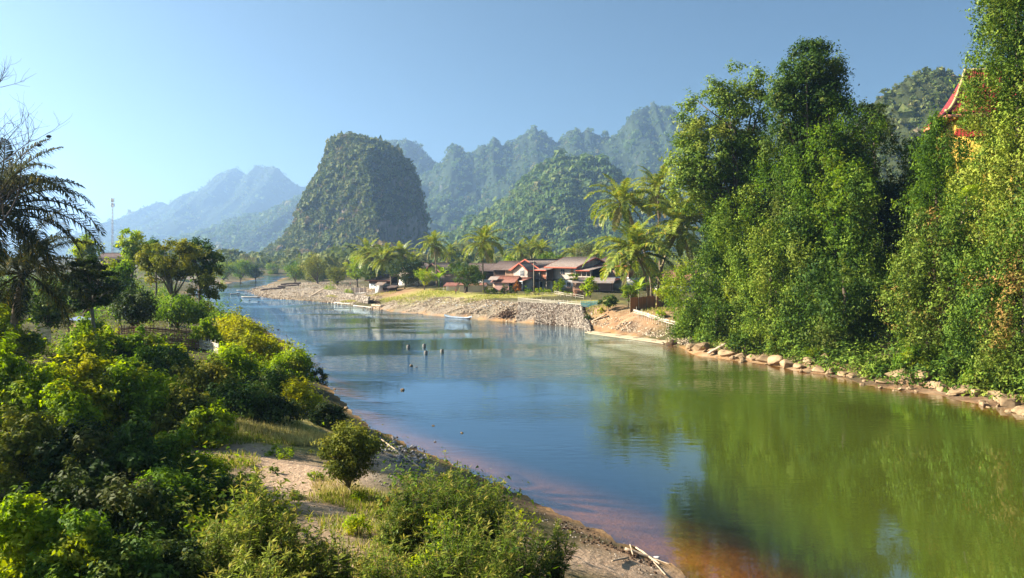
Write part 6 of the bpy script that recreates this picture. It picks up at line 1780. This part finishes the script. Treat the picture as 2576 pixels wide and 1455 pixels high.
for lb_, u_, vt_, vb_, w_, m_, n_, s_ in rows:
    px_shrub(lb_, u_, vt_ - 12, vb_, w_ * 1.2, int(n_ * 1.15), s_ * 1.45, m_, STEM, group=LB)
x_, y_ = S(801, 962)
shrub("small dark bush standing in the water off the left bank", (x_, y_, -.2), 50 * y_ / F, 48 * y_ / F, 2600, .12, L_DARK2, STEM, group=LB)
WL = "narrow-leaved shrubs on the near bank"
def px_wand(lb_, u_, vt_, vb_, w_, st_, per_, ll_, m_, **kw):
    b = hit(u_, vb_); k = b[1] / F; h = CAMZ - (vt_ - HV) * k - b[2]
    return wand_shrub(lb_, b, w_ * 1.2 * k, h * 1.06, int(st_ * 1.7), int(per_ * 1.15), ll_ * 1.25, m_, STEM, group=WL, **kw)
px_wand("pale willow-leaved shrub in the foreground left of the sand path", 645, 1210, 1500, 200, 80, 62, .15, L_WILLOW)
px_wand("lower willow-leaved shrub right of the pale one", 760, 1300, 1540, 150, 52, 56, .14, L_WILLOW)
px_wand("willow-leaved shrub at the bottom edge below the pale one", 640, 1380, 1640, 230, 60, 56, .14, L_WILLOW)
px_wand("dark willow-leaved plants in the shade left of the pale shrub", 520, 1330, 1560, 130, 40, 50, .14, L_OLEANDER)
px_wand("tall narrow-leaved shrub at the water, reddish tips", 1115, 1160, 1430, 200, 85, 66, .13, L_OLEANDER)
px_wand("narrow-leaved shrub right of the tall one, over the water", 1225, 1205, 1440, 130, 55, 60, .13, L_OLEANDER)
px_wand("narrow-leaved shrub left of the tall one beside the small tree", 1015, 1215, 1400, 110, 45, 56, .12, L_OLEANDER)
px_wand("large dark narrow-leaved shrub at the bottom centre", 1150, 1300, 1600, 260, 90, 66, .12, L_OLEANDER)
px_wand("narrow-leaved shrub at bottom centre, right part", 1300, 1300, 1560, 170, 62, 62, .12, L_OLEANDER)
px_wand("thin narrow-leaved shrub nearest the muddy shore", 1395, 1300, 1480, 90, 30, 46, .12, L_OLEANDER)
px_wand("small narrow-leaved shrub at the bottom edge left of centre", 980, 1350, 1600, 160, 50, 56, .12, L_OLEANDER)
px_wand("thin upright shrub beside the sand path", 860, 1330, 1560, 110, 34, 46, .13, L_WILLOW)
px_shrub("rounded vine with broad bright leaves climbing in the narrow-leaved shrubs", 1120, 1270, 1470, 150, 2600, .09, L_LIME, STEM, group=WL)
px_shrub("broad bright-leaved climber at the bottom centre", 1060, 1370, 1540, 120, 1800, .10, L_LIME, STEM, group=WL)
# the small tree by the path
px_tree("small_tree", "small yellow-green tree with thin crooked stems beside the sand path", "tree", 798, 955, 1062, 1228, 878, 1248, L_OLIVE, BARK_PALE, n=13000, size=.10, ncl=80, crf=.2, r0=.045, fork=.3, nl=14, extra=((900, 965, 1090, 1150), (790, 850, 1110, 1180)), fill=.1)
# weeds and herbs by the sand
for lb_, u_, vt_, vb_, w_, m_, n_ in (("weeds creeping over the sand from the left", 610, 1180, 1225, 90, L_MID, 1300), ("green weeds at the top of the sand", 700, 1120, 1150, 100, L_LIME, 1300), ("low weeds on the sand near the small tree", 790, 1180, 1205, 50, L_LIME, 500), ("tuft of weeds in the middle of the sand", 740, 1228, 1255, 60, L_WILLOW, 600), ("low herb on the sand left of the small tree", 690, 1168, 1190, 28, L_MID, 250), ("low green herb patch on the sand", 600, 1155, 1170, 60, L_LIME, 500), ("herb clump at the foot of the small tree", 905, 1225, 1270, 70, L_LIME, 900),
    ("leafy herbs right of the small tree", 960, 1245, 1300, 70, L_WILLOW, 900), ("herbs beside the lower sand path", 900, 1290, 1350, 90, L_LIME, 1200), ("herbs at the foot of the tall narrow-leaved shrub", 1000, 1320, 1370, 80, L_OLEANDER, 900), ("scattered herb at the bottom of the path", 920, 1390, 1450, 90, L_WILLOW, 900)):
    px_shrub(lb_, u_, vt_, vb_, w_, n_, .07, m_, STEM, group="herbs on the sandy path")

# ------------------------------------------------------------------ grasses
def grass(name, label, spots, mat, seed, hmin, hmax, w):
    r = np.random.default_rng(seed); Cs = []
    for (u, v, rad, n) in spots:
        p = hit(u, v); a = r.random(n) * 6.28; q = np.sqrt(r.random(n)) * rad
        x, y = p[0] + np.cos(a) * q, p[1] + np.sin(a) * q
        ok = river_sd(x, y) > .2
        Cs.append(np.stack([x, y, T(x, y)], 1)[ok])
    B_ = np.vstack(Cs); n = len(B_); h = r.uniform(hmin, hmax, n)
    A = norm(r.normal(size=(n, 3)) * np.array([.35, .35, 0]) + [0, 0, 1]); C = B_ + A * h[:, None] * .45
    N = norm(np.stack([r.normal(size=n), r.normal(size=n), 0 * h], 1))
    col = np.stack([r.random(n), (r.random(n) < .18) * 1.0], 1)
    tag(put(name, leaves(name, C, A, N, h, w * (1 + h), col, mat)), label, "grass", kind="stuff")
grass("grass", "green and yellow grass in the clearing and on the near bank", [(600, 1085, 3.2, 5200), (530, 1095, 2.5, 2600), (670, 1085, 2.6, 3000), (640, 1060, 2.5, 2200), (720, 1100, 1.6, 1200), (590, 1165, 1.0, 500), (905, 1265, 1.4, 1400), (960, 1290, 1.2, 900), (900, 1330, 1.2, 700), (840, 1255, 1, 400),
      (1060, 1430, 1.5, 800), (930, 1420, 1.4, 700)], L_GRASS, 41, .12, .34, .022)
grass("dry_grass", "tan dry grass stalks at the edge of the sand and by the river", [(740, 1105, 1.8, 1500), (780, 1115, 1.4, 1000), (560, 1075, 2.0, 1200), (690, 1085, 1.5, 700), (850, 1240, .9, 400), (640, 800, 1.6, 500), (600, 790, 1.4, 300)], L_STRAW, 42, .25, .6, .016)
grass("lawn_grass", "grass tufts on the village lawn", [(1010, 752, 5, 900), (1060, 748, 5, 800), (1080, 738, 7, 900), (1110, 735, 7, 900), (1210, 750, 4, 500), (1260, 745, 4, 500), (960, 740, 4, 300), (890, 758, 3, 500), (850, 745, 3, 400), (1500, 780, 3, 400), (1660, 782, 3, 500), (1340, 742, 5, 500)], L_GRASS, 43, .2, .55, .05)

# ------------------------------------------------------------------ fences and hut on the left bank
bamboo_fence("reddish bamboo fence across the left bank", [hit(298, 858), hit(360, 850), hit(430, 855), hit(480, 862)], (1.0, 1.0), 26, (.2, .38, .55, .72, .88, .98), BAMBOO_RED, .035, .035, drop=.4)
bamboo_fence("second reddish fence behind the broad-leaved bush", [hit(370, 872), hit(450, 876), hit(500, 880)], (.8, .8), 16, (.2, .45, .7, .95), BAMBOO_RED, .035, .035, drop=.4)
bamboo_fence("pale woven bamboo fence end catching the sun on the left bank", [hit(492, 876), hit(520, 882), hit(550, 892)], (.85, .75), 18, (.1, .22, .34, .46, .58, .7, .82, .94), BAMBOO_WHITE, .035, .04, drop=.4, jit=.2)
p = hit(112, 868); bw_ = thing("woven_wall", "pale woven bamboo wall panel in the bushes at left", "wall", p)
for i in range(12): box("slat", bw_, BAMBOO_WHITE, (0, -.04 * (i % 2), .12 + i * .11), (.95, .04, .09))
for i in range(4): pole("stake", bw_, BAMBOO, (-.42 + i * .28, .02, -.3), (-.42 + i * .28, .02, 1.5), .03)
p = W(205, 806, 62)
ht = thing("tin_hut", "small hut with slanting pale blue tin roof among the left bank trees", "hut", (p[0], p[1], gz(p[0], p[1])), -.1)
hz_ = p[2] - gz(p[0], p[1])
corrugated("roof", ht, BLUE_TIN, (-.8, -.6, hz_ + .12), (.8, -.6, hz_ - .1), (-.8, .8, hz_ + .25), (.8, .8, hz_ + .03), 8)
box("wall", ht, WOOD_ORANGE, (0, .2, hz_ / 2 - .15), (1.3, 1.0, hz_ - .2))
for a_, b_ in ((-.7, -.5), (.7, -.5)): box("post", ht, WOOD_DARK, (a_, b_, hz_ / 2 - .1), (.09, .09, hz_))

# radio mast and hall far behind
md = 430.0; mx_ = (283 - HU) / F * md; mz = gz(mx_, md); mh = CAMZ - (500 - HV) / F * md - mz
ms_ = thing("radio_mast", "thin lattice radio mast rising above the left trees", "mast", (mx_, md, mz))
g = Geo()
for a in (0, 2.094, 4.189): g.tube([(.55 * math.cos(a), .55 * math.sin(a), 0), (.32 * math.cos(a), .32 * math.sin(a), mh)], [.10, .07], 4)
put("leg", g.mesh("leg", STEEL), ms_)
g = Geo(); nb = 22
for i in range(nb):
    z0, z1_ = mh * i / nb, mh * (i + 1) / nb; q0, q1 = .55 - .23 * i / nb, .55 - .23 * (i + 1) / nb
    for k in range(3):
        a, b_ = k * 2.094, (k + 1) * 2.094
        g.tube([(q0 * math.cos(a), q0 * math.sin(a), z0), (q1 * math.cos(b_), q1 * math.sin(b_), z1_)], [.05, .05], 3)
put("lattice", g.mesh("lattice", STEEL), ms_)
for zz_, w_ in ((mh - .8, .7), (mh - 3.5, .8)):
    for k in range(3): box("antenna", ms_, WHITE_PAINT, (w_ * math.cos(k * 2.094), w_ * math.sin(k * 2.094), zz_), (.35, .35, 2.0))
house("dark-roofed hall at the foot of the radio mast", ((252 - HU) / F * 180, 180), math.radians(5), 5, 6, 2, 6.4, 7.6, "dark", trim=None, roof_m=TILE_DARK, boards=False, low=PLASTER_BEIGE)

# ------------------------------------------------------------------ stumps, stones and driftwood in and by the river
r = np.random.default_rng(201)
for i, (u_, v_, lb_) in enumerate(((1027, 875, "leftmost of the four cut pilings in the river"), (1067, 873, "farthest of the four cut pilings, behind the others"), (1071, 890, "nearest of the four cut pilings in the river"), (1112, 887, "rightmost of the four cut pilings in the river"))):
    x_, y_ = S(u_, v_); g = Geo()
    V, Q = tube([(0, 0, -1.5), (0, 0, .1), (.01, 0, .22 + .04 * (i % 2)), (.02, .01, .27 + .04 * (i % 2))], [.215, .21, .205, .17], 12)
    V[-13:-1, 2] += r.normal(size=12) * .025 if len(V) > 13 else 0
    g.add(V, Q)
    rt = thing("piling", lb_, "piling", (x_, y_, 0), 0, "cut pilings of an old bridge"); put("shaft", g.mesh("shaft", PILE_M), rt)
    put("split_top", Geo().box((.05, .02, .27 + .04 * (i % 2)), (.18, .26, .10), .4).mesh("split_top", WET_WOOD), rt)
pole_ = pole("bare_stick", None, DRIFT, (*S(1078, 890), -.3), np.array([*S(1078, 890), 0]) + [.12, 0, .34], .02); tag(pole_, "thin stick standing in the river right of the nearest piling", "stick")
SR = "stones showing above the river"
for i, (u_, v_, w_, tn) in enumerate(((1034, 921, 12, 1), (1013, 982, 14, 1), (1044, 835, 5, 0), (1110, 850, 6, 1), (842, 980, 10, 1), (856, 1018, 9, 0), (1094, 1112, 9, 0), (1062, 1130, 5, 0), (1015, 1138, 8, 0), (1140, 1170, 9, 0), (1145, 1190, 8, 0), (1190, 1208, 8, 0), (1205, 1212, 7, 0), (1300, 1260, 10, 0), (1162, 1090, 10, 1),
                                      (700, 830, 7, 1), (672, 828, 6, 0), (720, 845, 6, 0), (770, 858, 5, 0), (650, 760, 6, 0), (600, 744, 6, 0), (618, 742, 6, 0), (628, 756, 5, 0), (1090, 1072, 8, 1), (870, 1030, 20, 1), (1048, 924, 6, 0), (868, 1042, 12, 0))):
    x_, y_ = S(u_, v_); k = y_ / F; q = w_ * k * .55
    m_ = (BOULD if tn else COBB)
    tag(put("river_stone", m_[i % len(m_)], None, (x_, y_, q * .12), (0, 0, r.random() * 6), (q, q * .8, q * .55)), "tan stone breaking the river surface" if tn else "dark stone breaking the river surface", "stone", SR + (" pale" if tn else " dark"))
for i in range(150):
    u_, v_ = r.uniform(930, 1075), 0; v_ = np.interp(u_, [930, 1000, 1075], [1112, 1140, 1168]) + r.normal() * 13 - 4
    p = hit(u_, v_)
    if river_sd(p[0:1], p[1:2])[0] < -.8: continue
    q = r.uniform(.05, .16)
    tag(put("cobble", COBB[i % 6], None, p + [0, 0, q * .25], (r.random() * .6, r.random() * .6, r.random() * 6), (q * 1.2, q, q * .7)), "rounded grey cobble on the near shore beside the tall shrub", "cobble", "grey cobbles on the near shore")
n_ = 1800
uu = r.uniform(880, 1075, n_); vv = np.interp(uu, [880, 950, 1075], [1110, 1165, 1180]) + r.normal(size=n_) * 26
PP = hits(uu[:700], vv[:700]); PP = PP[river_sd(PP[:, 0], PP[:, 1]) > -.5]
tag(put("shore_gravel", stone_field("shore_gravel", PP, r.uniform(.03, .08, len(PP)), SM_NEAR, r)), "dark gravel strewn between the cobbles on the near shore", "gravel", kind="stuff")
p = hit(880, 1035)
tag(put("shore_slab", BOULD[3], None, p, (0, 0, .4), (.75, .4, .22)), "flat brown slab at the stony shore point", "stone")
a, b_ = hit(955, 1115), hit(1062, 1192)
timber("long pale stick lying across the grey cobbles", a + [0, 0, .25], b_ + [0, 0, .2], .07, .07, DRIFT, None, "stick")
# driftwood at the muddy shore
DR = "driftwood at the muddy near shore"
for lb_, (u0, v0), (u1, v1), w_ in (("thick pale driftwood limb on the muddy shore", (1572, 1386), (1648, 1412), .11), ("driftwood branch crossing the thick limb", (1600, 1384), (1660, 1424), .07), ("thin driftwood twig reaching to the water", (1640, 1410), (1685, 1425), .04),
                                   ("thin forked driftwood twig at the bottom", (1640, 1415), (1675, 1452), .04), ("short pale driftwood piece on the mud", (1540, 1418), (1580, 1408), .07), ("curved driftwood root beside the round stone", (1585, 1376), (1592, 1400), .05)):
    timber(lb_, hit(u0, v0) + [0, 0, .08], hit(u1, v1) + [0, 0, .06], w_, w_, DRIFT, DR, "driftwood")
p = hit(1650, 1409); tag(put("round_stone", COBB[0].copy(), None, p + [0, 0, .05], (0, 0, .5), (.17, .12, .1)), "smooth pale oval stone beside the driftwood", "stone"); bpy.data.objects["round_stone"].data.materials[0] = STONE_WHITE
p = np.array([*S(1300, 1250), 0.]); sn_ = thing("sunken_snag", "black snag sticking out of the water at the near shore", "driftwood", p)
put("stump", Geo().tube([(0, 0, -.3), (.03, 0, .12), (.14, 0, .26)], [.13, .10, .03], 6).mesh("stump", WET_WOOD), sn_)
put("root", Geo().tube([(-.5, -.1, -.05), (-.25, 0, .1), (.05, 0, .02)], [.02, .03, .03], 5).mesh("root", WET_WOOD), sn_)
g_ = Geo(); r = np.random.default_rng(88)
PP = hits(*(lambda s: (1400 + 260 * s + r.normal(size=160) * 10, 1318 + 105 * s + r.normal(size=160) * 8))(r.random(160)))
PP = PP[river_sd(PP[:, 0], PP[:, 1]) > .15]
tag(put("mud_clods", stone_field("mud_clods", PP, r.uniform(.03, .11, len(PP)), SOIL, r)), "crumbly brown mud clods along the near shore", "mud", kind="stuff")

# pebbles and litter on the sand and the near shore
r = np.random.default_rng(314)
uu = np.concatenate([r.uniform(520, 900, 260), r.uniform(1350, 1760, 420)]); vv = np.concatenate([r.uniform(1130, 1290, 260), np.interp(uu[260:], [1350, 1500, 1700, 1760], [1300, 1370, 1450, 1480]) + r.normal(size=420) * 16 - 2])
PP = hits(uu, vv); PP = PP[river_sd(PP[:, 0], PP[:, 1]) > -.3]
tag(put("pebbles", stone_field("pebbles", PP, r.uniform(.015, .05, len(PP)) * r.uniform(.6, 1.4, len(PP)), SM_GREY, r)), "small pebbles scattered on the sand and along the near shore", "pebbles", kind="stuff")

# ------------------------------------------------------------------ the air
HAZE = 0.0002
m, n, l = new_mat("valley_haze")
out = n.new("ShaderNodeOutputMaterial"); pv = n.new("ShaderNodeVolumePrincipled")
pv.inputs["Color"].default_value = (.44, .66, 1.0, 1)
pv.inputs["Density"].default_value = HAZE
pv.inputs["Anisotropy"].default_value = .5
l.new(pv.outputs[0], out.inputs["Volume"])
hz = put("haze", mesh_np("haze", BOXV, BOXQ, m), None, (0, 6000, 298), None, (19000, 13000, 604))
tag(hz, "thin blue haze filling the valley air", "haze", kind="stuff")
